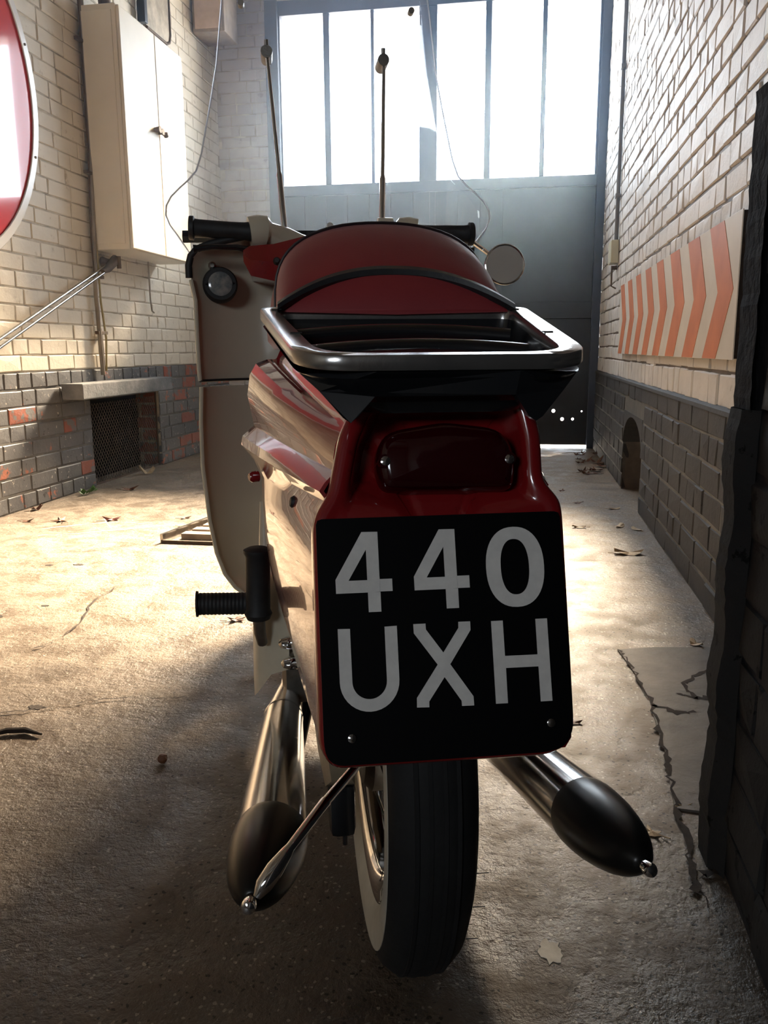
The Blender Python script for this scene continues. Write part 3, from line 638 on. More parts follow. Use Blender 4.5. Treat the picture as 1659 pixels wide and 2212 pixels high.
# ------------------------------------------------------------------ bits on the floor
def leaf(x, y, size, mat, rot, label, group=None, kind='maple', curl=0.4, z=0.002):
    r = random.Random(int(x*1000)+int(y*777)); n = 14; pts = []
    for k in range(n):
        t = 2*pi*k/n; rr = 1.0 if kind == 'oval' else (1.0 if k % 3 == 0 else 0.55)
        rr *= r.uniform(0.85, 1.15); pts.append((cos(t)*rr*size, sin(t)*rr*size*(0.5 if kind == 'oval' else 0.8)))
    v = [(0, 0, 0.12*size)]; f = []
    for px, py in pts: v.append((px, py, curl*(px*px+0.3*py*py)/size*r.uniform(0.3, 1.2)))
    nv = len(v); v2 = [(a, b, c+0.0006) for a, b, c in v]
    f = [(0, k+1, (k+1) % n+1) for k in range(n)]
    s = MB(); s.add(v, [q[::-1] for q in f]); s.add(v2, f)
    s.f += [(k+1, (k+1) % n+1, (k+1) % n+1+nv, k+1+nv) for k in range(n)]
    s.tube([(-size*0.9, 0, 0.002), (-size*1.5, 0.1*size, 0.004)], 0.0012, 5)
    o = s.build('fallen_leaf', M[mat]); mnz = min(q.co.z for q in o.data.vertices)
    o.location = (x, y, z-mnz-0.001); o.rotation_euler = (0, 0, rot); tag(o, label, 'leaf', group)
    return o
leaf(-2.27, 3.55, 0.042, 'leaf_brown', 1.2, 'brown leaf leaning at the foot of the left wall, leftmost of all', curl=1.2)
leaf(-2.15, 3.29, 0.030, 'leaf_brown', 0.3, 'small brown leaf on the floor, second from the left edge')
leaf(-2.01, 3.32, 0.045, 'leaf_brown', 2.3, 'curled brown leaf left of the chalk scuffs')
leaf(-1.79, 3.37, 0.045, 'leaf_red', 0.8, 'russet leaf lying beside the chalk scuffs', curl=0.6)
leaf(-2.09, 4.15, 0.050, 'leaf_brown', 0.1, 'dark brown leaf on the floor in front of the vent grille')
leaf(-1.48, 3.45, 0.028, 'leaf_brown', 0.6, 'small brown leaf behind the flat pale leaf by the floor grate')
leaf(-1.41, 3.28, 0.030, 'leaf_pale', 0.0, 'flat pale leaf beside the floor grate', kind='oval', curl=0.1)
leaf(-0.77, 2.11, 0.030, 'leaf_brown', 0.5, 'crumpled brown leaf on the floor below the rubber footrest', curl=0.9)
leaf(-2.25, 4.72, 0.050, 'leaf_pale', 1.0, 'pale leaf caught at the bottom of the mesh grille', kind='oval', curl=0.9)
leaf(0.40, 3.04, 0.050, 'leaf_pale', 0.1, 'large curled tan leaf in the middle of the right floor strip', kind='oval', curl=0.3)
leaf(0.12, 1.59, 0.017, 'leaf_brown', 0.4, 'small angular brown leaf right of the number plate', kind='oval')
leaf(0.215, 1.215, 0.020, 'leaf_pale', 2.6, 'pale leaf behind the tip of the right silencer', curl=0.5)
leaf(0.28, 1.30, 0.012, 'leaf_pale', 0.4, 'tiny white scrap beside the long floor crack', curl=0.5)
leaf(0.45, 2.09, 0.024, 'leaf_pale', 1.9, 'pale narrow leaf near the pier at the head of the crack', kind='oval', curl=0.6)
leaf(0.44, 3.92, 0.030, 'leaf_pale', 0.2, 'thin pale leaf on the floor just in front of the arched drain', None, 'oval', 0.4)
leaf(0.42, 3.52, 0.030, 'leaf_pale', 1.2, 'thin pale leaf left of another pale leaf at the right wall foot', None, 'oval', 0.4)
leaf(0.48, 3.47, 0.030, 'leaf_pale', 2.2, 'thin pale leaf touching the foot of the right wall', None, 'oval', 0.4)
leaf(0.25, 3.48, 0.030, 'leaf_pale', 3.2, 'thin pale leaf closest to the red tail panel on the right floor', None, 'oval', 0.4)
for k in range(16):
    r = random.Random(k+90); leaf(r.uniform(0.36, 0.53), r.uniform(4.9, 6.1), r.uniform(0.025, 0.05), 'leaf_brown', r.uniform(0, 6), 'brown leaf drifted against the right wall near the gate', 'brown leaves drifted beside the gate', 'maple', r.uniform(0.3, 1.1), 0.002+k*0.0005)
for k, (x, y) in enumerate([(0.15, 4.2), (0.22, 4.4), (0.10, 3.75), (0.28, 4.05)]):
    leaf(x, y, 0.025, 'leaf_brown', k*1.3, 'small dark leaf on the floor opposite the arched drain', 'small dark leaves opposite the arched drain', 'maple', 0.3)
q = MB(); r = random.Random(2)
for k in range(5): pass
q.tube([(-1.02, 1.345, 0.006), (-0.985, 1.375, 0.008), (-0.95, 1.385, 0.007), (-0.91, 1.375, 0.006)], [0.003, 0.006, 0.006, 0.002], 8)
tag(q.build('twig', M['dirt'], smooth=True), 'dark curved twig lying on the left floor', 'twig')
bm = bmesh.new(); bmesh.ops.create_icosphere(bm, subdivisions=2, radius=0.0095)
for vv in bm.verts: vv.co *= 1+random.uniform(-0.12, 0.12)
me = bpy.data.meshes.new('berry'); bm.to_mesh(me); bm.free(); me.materials.append(M['leaf_brown'])
o = obj('berry', me); o.location = (-0.63, 1.31, 0.0105); tag(o, 'small round brown berry on the floor left of the silencer', 'berry')
# weed at the foot of the wall
wd = thing('weed', 'small green weed growing at the foot of the left wall', 'plant', (-2.26, 4.02, 0.0))
r = random.Random(4)
for k in range(14):
    a = r.uniform(0, 2*pi); ln = r.uniform(0.025, 0.06); q = MB(); d = Vector((cos(a), sin(a), r.uniform(0.3, 1.2))).normalized(); sd_ = Vector((-sin(a), cos(a), 0))*ln*0.28; b0 = Vector((cos(a)*0.005, sin(a)*0.02+r.uniform(-0.05, 0.05), 0.001))
    q.add([b0, b0+d*ln*0.5+sd_, b0+d*ln, b0+d*ln*0.5-sd_, b0+d*ln*0.5+Vector((0, 0, 0.003))], [(0, 1, 4), (1, 2, 4), (2, 3, 4), (3, 0, 4), (0, 3, 2, 1)]); q.build('leaf', M['leaf_green'], wd)
# floor grate of steel angle and slats
ga = thing('floor_grate', 'wooden slats in a steel angle frame lying on the floor by the legshield', 'grate', (-1.32, 2.98, 0))
def gp(x0, y0, x1, y1, wd_, ht, name, mat):
    p, q_ = Vector((x0, y0, 0)), Vector((x1, y1, 0)); t = (q_-p).normalized(); nn = Vector((-t.y, t.x, 0))*wd_/2; s = MB()
    s.add([p+nn, q_+nn, q_-nn, p-nn]+[a+Vector((0, 0, ht)) for a in (p+nn, q_+nn, q_-nn, p-nn)], [(3, 2, 1, 0), (4, 5, 6, 7), (0, 1, 5, 4), (1, 2, 6, 5), (2, 3, 7, 6), (3, 0, 4, 7)]); s.build(name, M[mat], ga)
gp(-0.06, 0.0, 0.01, 0.42, 0.012, 0.035, 'angle_bar', 'alu'); gp(-0.06, 0.0, 0.75, 0.0, 0.010, 0.012, 'angle_bar', 'rust')
for k in range(4): gp(-0.01+k*0.012, 0.10+k*0.085, 0.75, 0.10+k*0.085, 0.05, 0.022, 'slat', 'wood')

# ================================================================== MOTORCYCLE
BH = radians(7.5)+YAW; DB = 0.67
rayd = fw+rt*((957-W_/2)/F_)+up*((H_/2-1370)/F_)
B0 = CP+rayd*DB
bike = thing('motorcycle', 'red and cream enclosed motorcycle seen from behind on its stand', 'motorcycle', (B0.x, B0.y, 0), BH)
ZO = 0.04
def V(x, y, z): return Vector((x, y, z+ZO))
CX = 0.009
K = 0.32; KN = math.hypot(1, K)
def PP(x, s, out=0.0):     # point on raked plate plane; x and s in mm, out = towards the viewer in mm
    s, x, out = s/1000, x/1000, out/1000
    zl = 0.375+s/KN; yl = K*s/KN
    return V(x, yl-out/KN, zl+out*K/KN)
def part(mb, name, mat, par=bike, smooth=True, ang=40, **k): return mb.build(name, M[mat], par, smooth, ang, **k)
def resample(poly, step):
    out = []; n = len(poly)
    for i in range(n):
        a, b = Vector(poly[i]), Vector(poly[(i+1) % n]); m_ = max(1, int((b-a).length/step))
        for k in range(m_): out.append(a.lerp(b, k/m_))
    return out
def smooth_poly(p, it):
    for _ in range(it): p = [(p[i-1]+p[i]*2+p[(i+1) % len(p)])/4 for i in range(len(p))]
    return p
def offset(p, d):
    n = len(p); ar = sum(p[i].x*p[(i+1) % n].y-p[(i+1) % n].x*p[i].y for i in range(n)); sg_ = 1 if ar > 0 else -1; out = []
    for i in range(n):
        t = (p[(i+1) % n]-p[i-1]).normalized(); out.append(p[i]+Vector((-t.y, t.x))*sg_*d)
    return out

# ---- rear panel
OUT = [(-92, -13), (91, -14), (108, -9), (117, 6), (118, 60), (120, 193), (119, 206), (104, 222), (105, 262), (100, 292), (88, 310), (69, 314), (-34, 313), (-52, 306), (-63, 291), (-75, 268), (-87, 214), (-98, 201), (-101, 190), (-102, 60), (-102, 4)]
po = smooth_poly(resample(OUT, 4.0), 5)
rings = []
for d, o_ in ((0, -34), (0, -8), (1.5, -3), (5, 0), (11, 0), (15, -1.5)): rings.append([PP(*q, o_) for q in offset(po, d)])
def sst(t): t = min(1, max(0, t)); return t*t*(3-2*t)
for dd, dep in ((18, -9), (21, -26), (25, -34), (40, -34)):
    rings.append([PP(a.x, a.y, -1.5+(dep+1.5)*sst((a.y-196)/45)) for a in offset(po, dd if dd < 30 else 25)] if dd < 30 else
                 [PP(9+(a.x-9)*0.55, 160+(a.y-160)*0.72, -1.5+(-34+1.5)*sst((160+(a.y-160)*0.72-196)/45)) for a in offset(po, 25)])
m_ = MB(); m_.loft(rings, True); n = len(po)
kc = len(m_.v); m_.v.append(tuple(PP(9, 150, -1.5)))
m_.f += [((len(rings)-1)*n+i, (len(rings)-1)*n+(i+1) % n, kc) for i in range(n)]
part(m_, 'tail_panel', 'red', ang=50)
# ---- number plate with its characters
pl = smooth_poly(resample([(-98, 193.5), (114.4, 193.8), (113.6, 22), (112.8, 6), (104.7, -6.3), (88.9, -9.9), (-87, -9.4), (-96, -4), (-98, 8)], 5), 1)
m_ = MB(); m_.prism([(p.x, p.y) for p in pl], -1.0, 2.2, lambda p, h: PP(p[0], p[1], h)); plate = part(m_, 'number_plate', 'plate_black', smooth=False)
def glyph(poly, name, hole=None, h0=2.0, h1=3.0):
    m = MB()
    if hole is None:
        bm = bmesh.new(); vs_ = [bm.verts.new(PP(x, y, h1)) for x, y in poly]; f = bm.faces.new(vs_)
        bmesh.ops.triangulate(bm, faces=[f]); bm.verts.index_update()
        nn = len(poly); m.v = [tuple(v.co) for v in bm.verts]+[tuple(PP(x, y, h0)) for x, y in poly]
        m.f = [tuple(v.index for v in f.verts) for f in bm.faces]+[(k, (k+1) % nn, (k+1) % nn+nn, k+nn) for k in range(nn)]; bm.free()
    else:
        nn = len(poly)
        m.loft([[PP(x, y, h0) for x, y in poly], [PP(x, y, h1) for x, y in poly], [PP(x, y, h1) for x, y in hole], [PP(x, y, h0) for x, y in hole]])
    o = obj(name, mesh(name, m.v, m.f, M['glyph']), plate); return o
def four(dx):
    s = 0.0
    # outline with triangular counter cut through by a bridge (slit of zero width)
    poly = [(-60, 181.4), (-46.4, 181.2), (-46.3, 141.4), (-35.7, 141.2), (-35.7, 130.8), (-46.1, 130.8), (-46, 114), (-56.5, 114), (-56.7, 130.4), (-83.3, 130.4), (-83.4, 142)]
    q1 = [(-60, 181.4), (-46.4, 181.2), (-46.1, 130.8), (-46, 114), (-56.5, 114), (-56.7, 130.4), (-56.8, 166.5)]
    m = MB()
    outer = [(-60, 181.4), (-46.4, 181.2), (-46.3, 141.2), (-46.1, 130.8), (-56.7, 130.4), (-83.3, 130.4), (-83.4, 142)]
    inn = [(-56.8, 166.5), (-56.8, 166.5), (-56.7, 140.8), (-56.7, 140.8), (-56.7, 140.8), (-72.5, 140.8), (-72.5, 140.8)]
    outer = [(x+dx, y) for x, y in outer]; inn = [(x+dx, y) for x, y in inn]
    m.loft([[PP(x, y, 2) for x, y in outer], [PP(x, y, 3) for x, y in outer], [PP(x, y, 3) for x, y in inn], [PP(x, y, 2) for x, y in inn]])
    for x0, x1, z0, z1 in ((-46.4, -35.7, 130.8, 141.2), (-56.6, -46.0, 114, 130.6)):
        m.prism([(x0+dx, z0), (x1+dx, z0), (x1+dx, z1), (x0+dx, z1)], 2, 3, lambda p, h: PP(p[0], p[1], h))
    obj('digit', mesh('digit', m.v, m.f, M['glyph']), plate)
four(0.0); four(66.4)
def oval(cx, cy, a, b, e, n=48):
    out = []
    for k in range(n):
        t = 2*pi*k/n; c_, s_ = cos(t), sin(t); out.append((cx+a*math.copysign(abs(c_)**e, c_), cy+b*math.copysign(abs(s_)**e, s_)))
    return out
glyph(oval(71.5, 146.9, 25.6, 34.4, 0.88), 'digit', oval(71.3, 147.0, 12.6, 23.8, 0.86))
def arc(cx, cy, r, a0, a1, n=18): return [(cx+r*cos(radians(a0+(a1-a0)*k/n)), cy+r*sin(radians(a0+(a1-a0)*k/n))) for k in range(n+1)]
m = MB(); o1 = [(-83.2, 101.3)]+arc(-58.4, 57.4, 24.8, 180, 360)+[(-33.6, 101.7)]; i1 = [(-73, 101)]+arc(-58.4, 57.2, 14.4, 180, 360)+[(-44, 101.4)]
m.loft([[PP(x, y, 2) for x, y in o1], [PP(x, y, 3) for x, y in o1], [PP(x, y, 3) for x, y in i1], [PP(x, y, 2) for x, y in i1]], False)
obj('letter', mesh('letter', m.v, m.f, M['glyph']), plate)
glyph([(-19.6, 102.3), (-9.2, 102.3), (-9.1, 97.3), (4.8, 77.4), (18.8, 97.3), (19, 102.4), (29.2, 102.3), (29.1, 95), (10.1, 67.5), (28.4, 40), (28.5, 32.4), (18.2, 32.6), (18.1, 36.8), (4.7, 57.2), (-9.4, 37.9), (-9.6, 33.2), (-19.9, 33.6), (-19.6, 41.3), (-0.6, 67.7), (-19.5, 94.6)], 'letter')
glyph([(47.4, 101.6), (57.5, 101.6), (57.6, 71.8), (86.2, 71.6), (86.3, 101.6), (96.5, 101.6), (96.4, 32.2), (86.3, 32.2), (86.3, 61.5), (57.8, 61.7), (57.6, 32.5), (47.4, 32.6)], 'letter')
def screw(x, s, o_, par, r=4.2):
    m = MB(); a, b = PP(x, s, o_), PP(x, s, o_+2.2); m.tube([a, a.lerp(b, 0.6), b], [r/1000, r/1000, r*0.45/1000], 12)
    o = part(m, 'screw', 'chrome', par)
    c = MB(); d = Vector((0.0032, 0, 0)); n_ = PP(x, s, o_+2.5)
    c.box(n_.x-0.0030, n_.x+0.0030, n_.y-0.0003, n_.y+0.0002, n_.z-0.0006, n_.z+0.0006); c.box(n_.x-0.0006, n_.x+0.0006, n_.y-0.0003, n_.y+0.0002, n_.z-0.0030, n_.z+0.0030)
    return o
screw(-75, 12, 2, plate, 3.6); screw(94, 14, 2, plate, 3.6)
# ---- tail lamp
lo = [(-40, 216), (-44, 240), (-40, 262), (-30, 269), (17, 276), (62, 270), (74, 262), (79, 240), (76, 214)]
lp = smooth_poly(resample(lo, 5), 3); rings = []
for d, o_ in ((0, -34), (0, -4), (1.5, 1), (5, 5), (10, 7)): rings.append([PP(q.x, q.y, o_-max(0, (240-q.y))*0.10) for q in offset(lp, d)])
rings.append([PP(18+(q.x-18)*0.5, 243+(q.y-243)*0.5, 9) for q in offset(lp, 10)])
m_ = MB(); m_.loft(rings); n = len(lp); kc = len(m_.v); m_.v.append(tuple(PP(18, 243, 9.5))); m_.f += [(5*n+i, 5*n+(i+1) % n, kc) for i in range(n)]; lamp = part(m_, 'tail_lamp', 'lens', ang=60)
screw(-37, 241, 6, lamp); screw(71.5, 240, 6, lamp)
for x in (-37, 71.5):
    m_ = MB(); m_.tube([PP(x, 241, -20), PP(x, 241, 5.8)], 0.0062, 12); part(m_, 'screw_boss', 'lens', lamp)

# ---- side covers (rear enclosure skins)
prof = [  # rear (x, z), front (x, z)
 ((-0.048, 0.686), (-0.095, 0.712)), ((-0.060, 0.664), (-0.110, 0.700)), ((-0.0690, 0.638), (-0.120, 0.690)), ((-0.0705, 0.634), (-0.121, 0.685)),
 ((-0.0720, 0.631), (-0.136, 0.6885)), ((-0.0745, 0.626), (-0.150, 0.6835)), ((-0.0780, 0.618), (-0.158, 0.670)), ((-0.0800, 0.608), (-0.162, 0.645)),
 ((-0.0795, 0.602), (-0.158, 0.622)), ((-0.0790, 0.596), (-0.155, 0.607)), ((-0.0885, 0.587), (-0.170, 0.594)), ((-0.0935, 0.580), (-0.172, 0.583)),
 ((-0.0860, 0.570), (-0.156, 0.562)), ((-0.0900, 0.560), (-0.148, 0.542)), ((-0.0970, 0.550), (-0.148, 0.515)), ((-0.0985, 0.50), (-0.146, 0.47)),
 ((-0.0990, 0.45), (-0.142, 0.43)), ((-0.0990, 0.40), (-0.136, 0.395)), ((-0.0980, 0.37), (-0.128, 0.365)), ((-0.092, 0.362), (-0.120, 0.352))]
def side_cover(sign):
    rings = []; ts = [0, 0.05, 0.12, 0.22, 0.35, 0.5, 0.65, 0.8, 0.92, 1.0]
    for t in ts:
        ring = []
        for (rx, rz), (fx, fz) in prof:
            e = 0.8*t+0.2*sin(t*pi/2); x = rx+(fx-rx)*e; z = rz+(fz-rz)*t; yr = K*(rz-0.375)+0.013
            y = yr+(0.43-yr)*t
            x = CX+(x-CX)*1.0
            ring.append(V(x if sign < 0 else 2*CX-x, y, z))
        rings.append(ring)
    # continuation forward under the seat
    last = rings[-1]
    for dy, sc in ((0.012, 0.975), (0.02, 0.93), (0.30, 0.90), (0.62, 0.80)):
        rings.append([Vector((CX+(p.x-CX)*sc, p.y+dy, p.z)) for p in last])
    m = MB(); m.loft(rings, False); inn = [[Vector((CX+(p.x-CX)*0.96, p.y, p.z)) for p in r] for r in rings]
    m.loft(inn, False); nR_ = len(rings[0]); k0 = 0; k1 = len(rings)*nR_
    for i in range(len(rings)-1):
        for j in (0, nR_-1): m.f.append((i*nR_+j, (i+1)*nR_+j, k1+(i+1)*nR_+j, k1+i*nR_+j))
    for j in range(nR_-1):
        for i in (0, len(rings)-1): m.f.append((i*nR_+j, i*nR_+j+1, k1+i*nR_+j+1, k1+i*nR_+j))
    return part(m, 'side_cover', 'red', ang=28)
scl = side_cover(-1); scr = side_cover(1)
def plug(p, q, r, par, mat='rubber', name='rubber_plug'):
    m = MB(); p, q = V(*p), V(*q); m.tube([p, p.lerp(q, 0.7), q], [r, r, r*0.6], 12); return part(m, name, mat, par)
plug((-0.104, 0.20, 0.548), (-0.1165, 0.198, 0.550), 0.0075, scl)
plug((-0.098, 0.12, 0.43), (-0.1085, 0.119, 0.43), 0.0065, scl)
plug((-0.152, 0.41, 0.545), (-0.163, 0.405, 0.545), 0.007, scl, 'red', 'red_knob')
for x_, y_, z_ in ((0.158, 0.40, 0.545), (0.119, 0.12, 0.43)): plug((x_, y_, z_), (x_+0.010, y_-0.001, z_), 0.0070, scr)
# top skin between the two covers (under the carrier) and the body under the seat
m = MB(); rings = []
for y_, w_, z_ in ((0.10, 0.060, 0.684), (0.18, 0.075, 0.695), (0.30, 0.095, 0.706), (0.42, 0.105, 0.714), (0.75, 0.10, 0.72), (1.02, 0.085, 0.76)):
    rings.append([V(CX+w_*c_, y_, z_+0.004*(1-c_*c_)) for c_ in (-1, -0.6, 0, 0.6, 1)]+[V(CX+w_*c_, y_, z_-0.012) for c_ in (1, 0, -1)])
m.loft(rings, True, True); part(m, 'tail_top', 'red')
m = MB(); rings = []
for y_, w_, z0_, z1_ in ((0.46, 0.135, 0.40, 0.715), (0.75, 0.125, 0.36, 0.72), (1.02, 0.115, 0.36, 0.80), (1.16, 0.11, 0.40, 0.86)):
    rings.append([V(CX-w_*0.9, y_, z1_), V(CX-w_, y_, z1_-0.03), V(CX-w_, y_, z0_), V(CX+w_, y_, z0_), V(CX+w_, y_, z1_-0.03), V(CX+w_*0.9, y_, z1_)])
m.loft(rings, True, True); part(m, 'body_shell', 'red', ang=30)

# ---- carrier
def plan(hw_far, hw_near, y_far, y_near, rad, n=7):
    pts = []; 
    c = [(-hw_far, y_far), (-hw_near, y_near), (hw_near, y_near), (hw_far, y_far)]
    for i in range(4):
        a, b, c2 = Vector(c[i-1]), Vector(c[i]), Vector(c[(i+1) % 4]); r_ = rad if i in (1, 2) else rad*0.45
        p0 = b+(a-b).normalized()*r_; p1 = b+(c2-b).normalized()*r_
        for k in range(n+1):
            t = k/n; pts.append(p0*(1-t)**2+b*2*t*(1-t)+p1*t*t)
    return pts
def CZ(y): return 0.692+(y-0.05)*0.170
CC = 0.014
def cring(hf, hn, yf, yn, rad, dz): return [V(CC+p.x, p.y, CZ(p.y)+dz) for p in plan(hf, hn, yf, yn, rad)]
r0 = (0.158, 0.124, 0.362, 0.048, 0.050)
def inset(d): return (r0[0]-d, r0[1]-d, r0[2]-d*0.6, r0[3]+d*0.6, r0[4]-d*0.3)
m = MB(); m.loft([cring(*inset(0.001), -0.009), cring(*inset(0), -0.007), cring(*inset(0.0003), 0.002), cring(*inset(0.0015), 0.0036), cring(*inset(0.0185), 0.0036), cring(*inset(0.0200), 0.002), cring(*inset(0.021), -0.010)])
car = part(m, 'carrier_rim', 'alu', ang=50)
def cring2(hf, hn, yf, yn, rad, zfun): return [V(CC+p.x, p.y, CZ(p.y)+zfun(p)) for p in plan(hf, hn, yf, yn, rad)]
m = MB(); m.loft([cring(*inset(0.0205), -0.006), cring(*inset(0.024), -0.03), cring2(*inset(0.045), lambda p: -0.05), cring2(*inset(0.050), lambda p: -0.05), cring2(*inset(0.020), lambda p: -0.030), cring(*inset(0.003), -0.0155)])
part(m, 'carrier_tray', 'black_metal', ang=50)
m = MB(); pts = [(-0.121, 0.686), (-0.060, 0.688), (0.060, 0.688), (0.121, 0.686), (0.104, 0.672), (0.080, 0.650), (0.074, 0.646), (0.068, 0.650), (0.056, 0.668), (-0.062, 0.668), (-0.076, 0.652), (-0.082, 0.647), (-0.088, 0.651), (-0.106, 0.672)]
def cby(x_): return 0.0475+1.0*max(0, abs(x_)-0.088)
m.add([V(CC+x_, cby(x_), z_-0.006) for x_, z_ in pts]+[V(CC+x_, cby(x_)+0.012, z_-0.006) for x_, z_ in pts], [tuple(range(14))[::-1], tuple(range(14, 28))]+[(k, (k+1) % 14, (k+1) % 14+14, k+14) for k in range(14)])
part(m, 'carrier_skirt', 'black_metal', smooth=False)
for y_, hw in ((0.285, 0.118), (0.185, 0.108)):
    m = MB(); m.tube([V(CC+hw*t, y_+0.016*(1-t*t), CZ(y_)-0.020+0.006*(1-t*t)) for t in [i/8 for i in range(-8, 9)]], 0.0095, 12); part(m, 'cross_tube', 'black_metal', car)
for x_, y_ in ((-0.137, 0.335), (-0.121, 0.165), (0.137, 0.335), (0.121, 0.165)):
    m = MB(); m.box(CC+x_*1.0-0.0055, CC+x_+0.0055, y_-0.0008, y_+0.0008, CZ(y_)+0.0036+ZO, CZ(y_)+0.0046+ZO); part(m, 'rivet_slot', 'black', car, False)

# ---- seat
SX = 0.0150
def arch(y_, hw, zb, h, e=0.62, n=28):
    out = []
    for k in range(n+1):
        t = pi*k/n; c_, s_ = -cos(t), sin(t); out.append(V(SX+hw*math.copysign(abs(c_)**0.92, c_), y_, zb+h*abs(s_)**e))
    return out
secs = [(0.345, 0.134, 0.742, 0.004), (0.352, 0.135, 0.742, 0.022), (0.366, 0.136, 0.742, 0.042), (0.390, 0.1365, 0.742, 0.063), (0.42, 0.137, 0.742, 0.085), (0.455, 0.1375, 0.742, 0.107), (0.485, 0.138, 0.742, 0.118), (0.52, 0.139, 0.740, 0.1235), (0.60, 0.142, 0.735, 0.127), (0.75, 0.146, 0.735, 0.105), (0.95, 0.125, 0.742, 0.085), (1.0, 0.09, 0.75, 0.06)]
m = MB(); m.loft([[*arch(*s_, e=0.56 if i > 3 else 0.72), V(SX, s_[0], s_[2]-0.003)] for i, s_ in enumerate(secs)], True, True); seat = part(m, 'seat', 'seat_red', ang=60)
m = MB(); a_ = arch(0.478, 0.1388, 0.742, 0.1170, 0.56); m.tube(a_, 0.0020, 8); part(m, 'piping', 'piping', seat)
m = MB(); rr = []
for t in [i/24 for i in range(-24, 25)]:
    zt = 0.7465+0.0415*(1-abs(t)**2.3); yt = 0.338+0.035*(1-abs(t)**2.2); wd_ = 0.0085*(0.75+0.25*(1-t*t))
    rr.append([V(SX+0.137*t, yt, zt-wd_), V(SX+0.137*t, yt-0.006, zt-wd_*0.3), V(SX+0.137*t, yt-0.005, zt+wd_*0.5), V(SX+0.137*t, yt+0.004, zt+wd_), V(SX+0.137*t, yt+0.014, zt)])
m.loft(rr, True, True); part(m, 'grab_strap', 'strap', seat)
m = MB(); rr = []
for y_, w_ in ((0.372, 0.128), (0.39, 0.136), (0.44, 0.142), (0.60, 0.146), (0.80, 0.142), (0.95, 0.12), (1.0, 0.09)):
    rr.append([V(SX-0.004+sg_*a_*w_, y_, z_) for sg_, a_, z_ in ((-1, 0.97, 0.748), (-1, 1.01, 0.735), (-1, 1.0, 0.712), (-1, 0.94, 0.700), (1, 0.94, 0.700), (1, 1.0, 0.712), (1, 1.01, 0.735), (1, 0.97, 0.748))])
m.loft(rr, True, True); part(m, 'seat_base', 'seat_red', seat, ang=60)
# ---- legshields
def shield(sg_):
    rows_ = [(0.196, 0.205, 0.10), (0.21, 0.222, 0.08), (0.24, 0.242, 0.07), (0.286, 0.257, 0.06), (0.356, 0.268, 0.055), (0.47, 0.2765, 0.05), (0.56, 0.2755, 0.05), (0.628, 0.2715, 0.05)]
    upr = [(0.640, 0.2735, 0.05), (0.66, 0.2745, 0.05), (0.73, 0.275, 0.05), (0.796, 0.2745, 0.05), (0.835, 0.2815, 0.05), (0.858, 0.2815, 0.05), (0.876, 0.2765, 0.06), (0.889, 0.265, 0.08), (0.899, 0.240, 0.10), (0.907, 0.205, 0.12), (0.914, 0.170, 0.13)]
    def grid(rw, name, par, thick=0.004):
        m = MB(); R1, R2 = [], []
        for z_, xo, _ in rw:
            a, b = [], []
            for k in range(10):
                t = k/9; x_ = xo+(0.07-xo)*t; y_ = 1.10+0.09*(1-(1-t)**2)-0.012*(1-t)**6
                if k == 0: y_ -= 0.006
                a.append(V(sg_*x_, y_, z_)); b.append(V(sg_*x_, y_+0.005, z_))
            R1.append(a); R2.append(b)
        m.loft([r_+s_[::-1] for r_, s_ in zip(R1, R2)], True, True)
        return part(m, name, 'cream', par, ang=50), R1
    lo_, r1 = grid(rows_, 'leg_shield', bike); up_, r2 = grid(upr, 'dash_panel', bike)
    m = MB(); m.tube([r_[0] for r_ in r1], 0.0045, 8); part(m, 'edge_bead', 'cream', lo_)
    m = MB(); m.tube([r_[0] for r_ in r2[:5]], 0.0045, 8); part(m, 'edge_bead', 'cream', up_)
    path = [r_[0]+Vector((-sg_*-0.004, 0.004, 0.004)) for r_ in r2[4:]]+[V(sg_*0.11, 1.16, 0.922)]
    m = MB(); m.tube(path, 0.007, 10); part(m, 'rubber_edging', 'rubber', up_)
    m = MB(); m.tube([p+Vector((0, -0.003, 0)) for p in r2[0]], 0.0028, 8); part(m, 'seam_bead', 'rubber', up_)
    return lo_, up_
lsL, dpL = shield(-1); lsR, dpR = shield(1)
# bottom foot of shield
m = MB(); m.box(-0.215, -0.15, 1.16, 1.30, 0.185+ZO, 0.20+ZO, 0.004); part(m, 'foot_board', 'cream', lsL)
# round gauge and knob on the left dash panel
m = MB(); ax = Vector((0.10, -1, 0.10)).normalized(); c0 = V(-0.2295, 1.125, 0.826)
m.tube([c0, c0+ax*0.022, c0+ax*0.030, c0+ax*0.030, c0+ax*0.022], [0.034, 0.0345, 0.031, 0.024, 0.0235], 36); ga_ = part(m, 'gauge_bezel', 'rubber', dpL, ang=35)
m = MB(); m.tube([c0+ax*0.020, c0+ax*0.0305, c0+ax*0.0325], [0.0236, 0.0236, 0.018], 32); part(m, 'gauge_face', 'gauge_glass', dpL)
m = MB(); kk = V(-0.243, 1.12, 0.863); m.tube([kk, kk+ax*0.014, kk+ax*0.018], [0.008, 0.008, 0.004], 14); part(m, 'knob', 'chrome', dpL)
# red dash cowl between the shields
m = MB(); rr = []
for x_, zt, zb in ((-0.178, 0.888, 0.866), (-0.165, 0.896, 0.84), (-0.12, 0.90, 0.83), (-0.06, 0.915, 0.82), (0.0, 0.92, 0.82), (0.06, 0.915, 0.82), (0.12, 0.90, 0.83), (0.165, 0.896, 0.84), (0.178, 0.888, 0.866)):
    rr.append([V(x_, 1.04, zb), V(x_, 1.03, (zb+zt)/2), V(x_, 1.05, zt), V(x_, 1.22, zt), V(x_, 1.22, zb)])
m.loft(rr, True, True); part(m, 'dash_cowl', 'red', ang=35)
plug((-0.115, 1.035, 0.865), (-0.115, 1.020, 0.867), 0.007, bike, 'rubber', 'switch_knob')

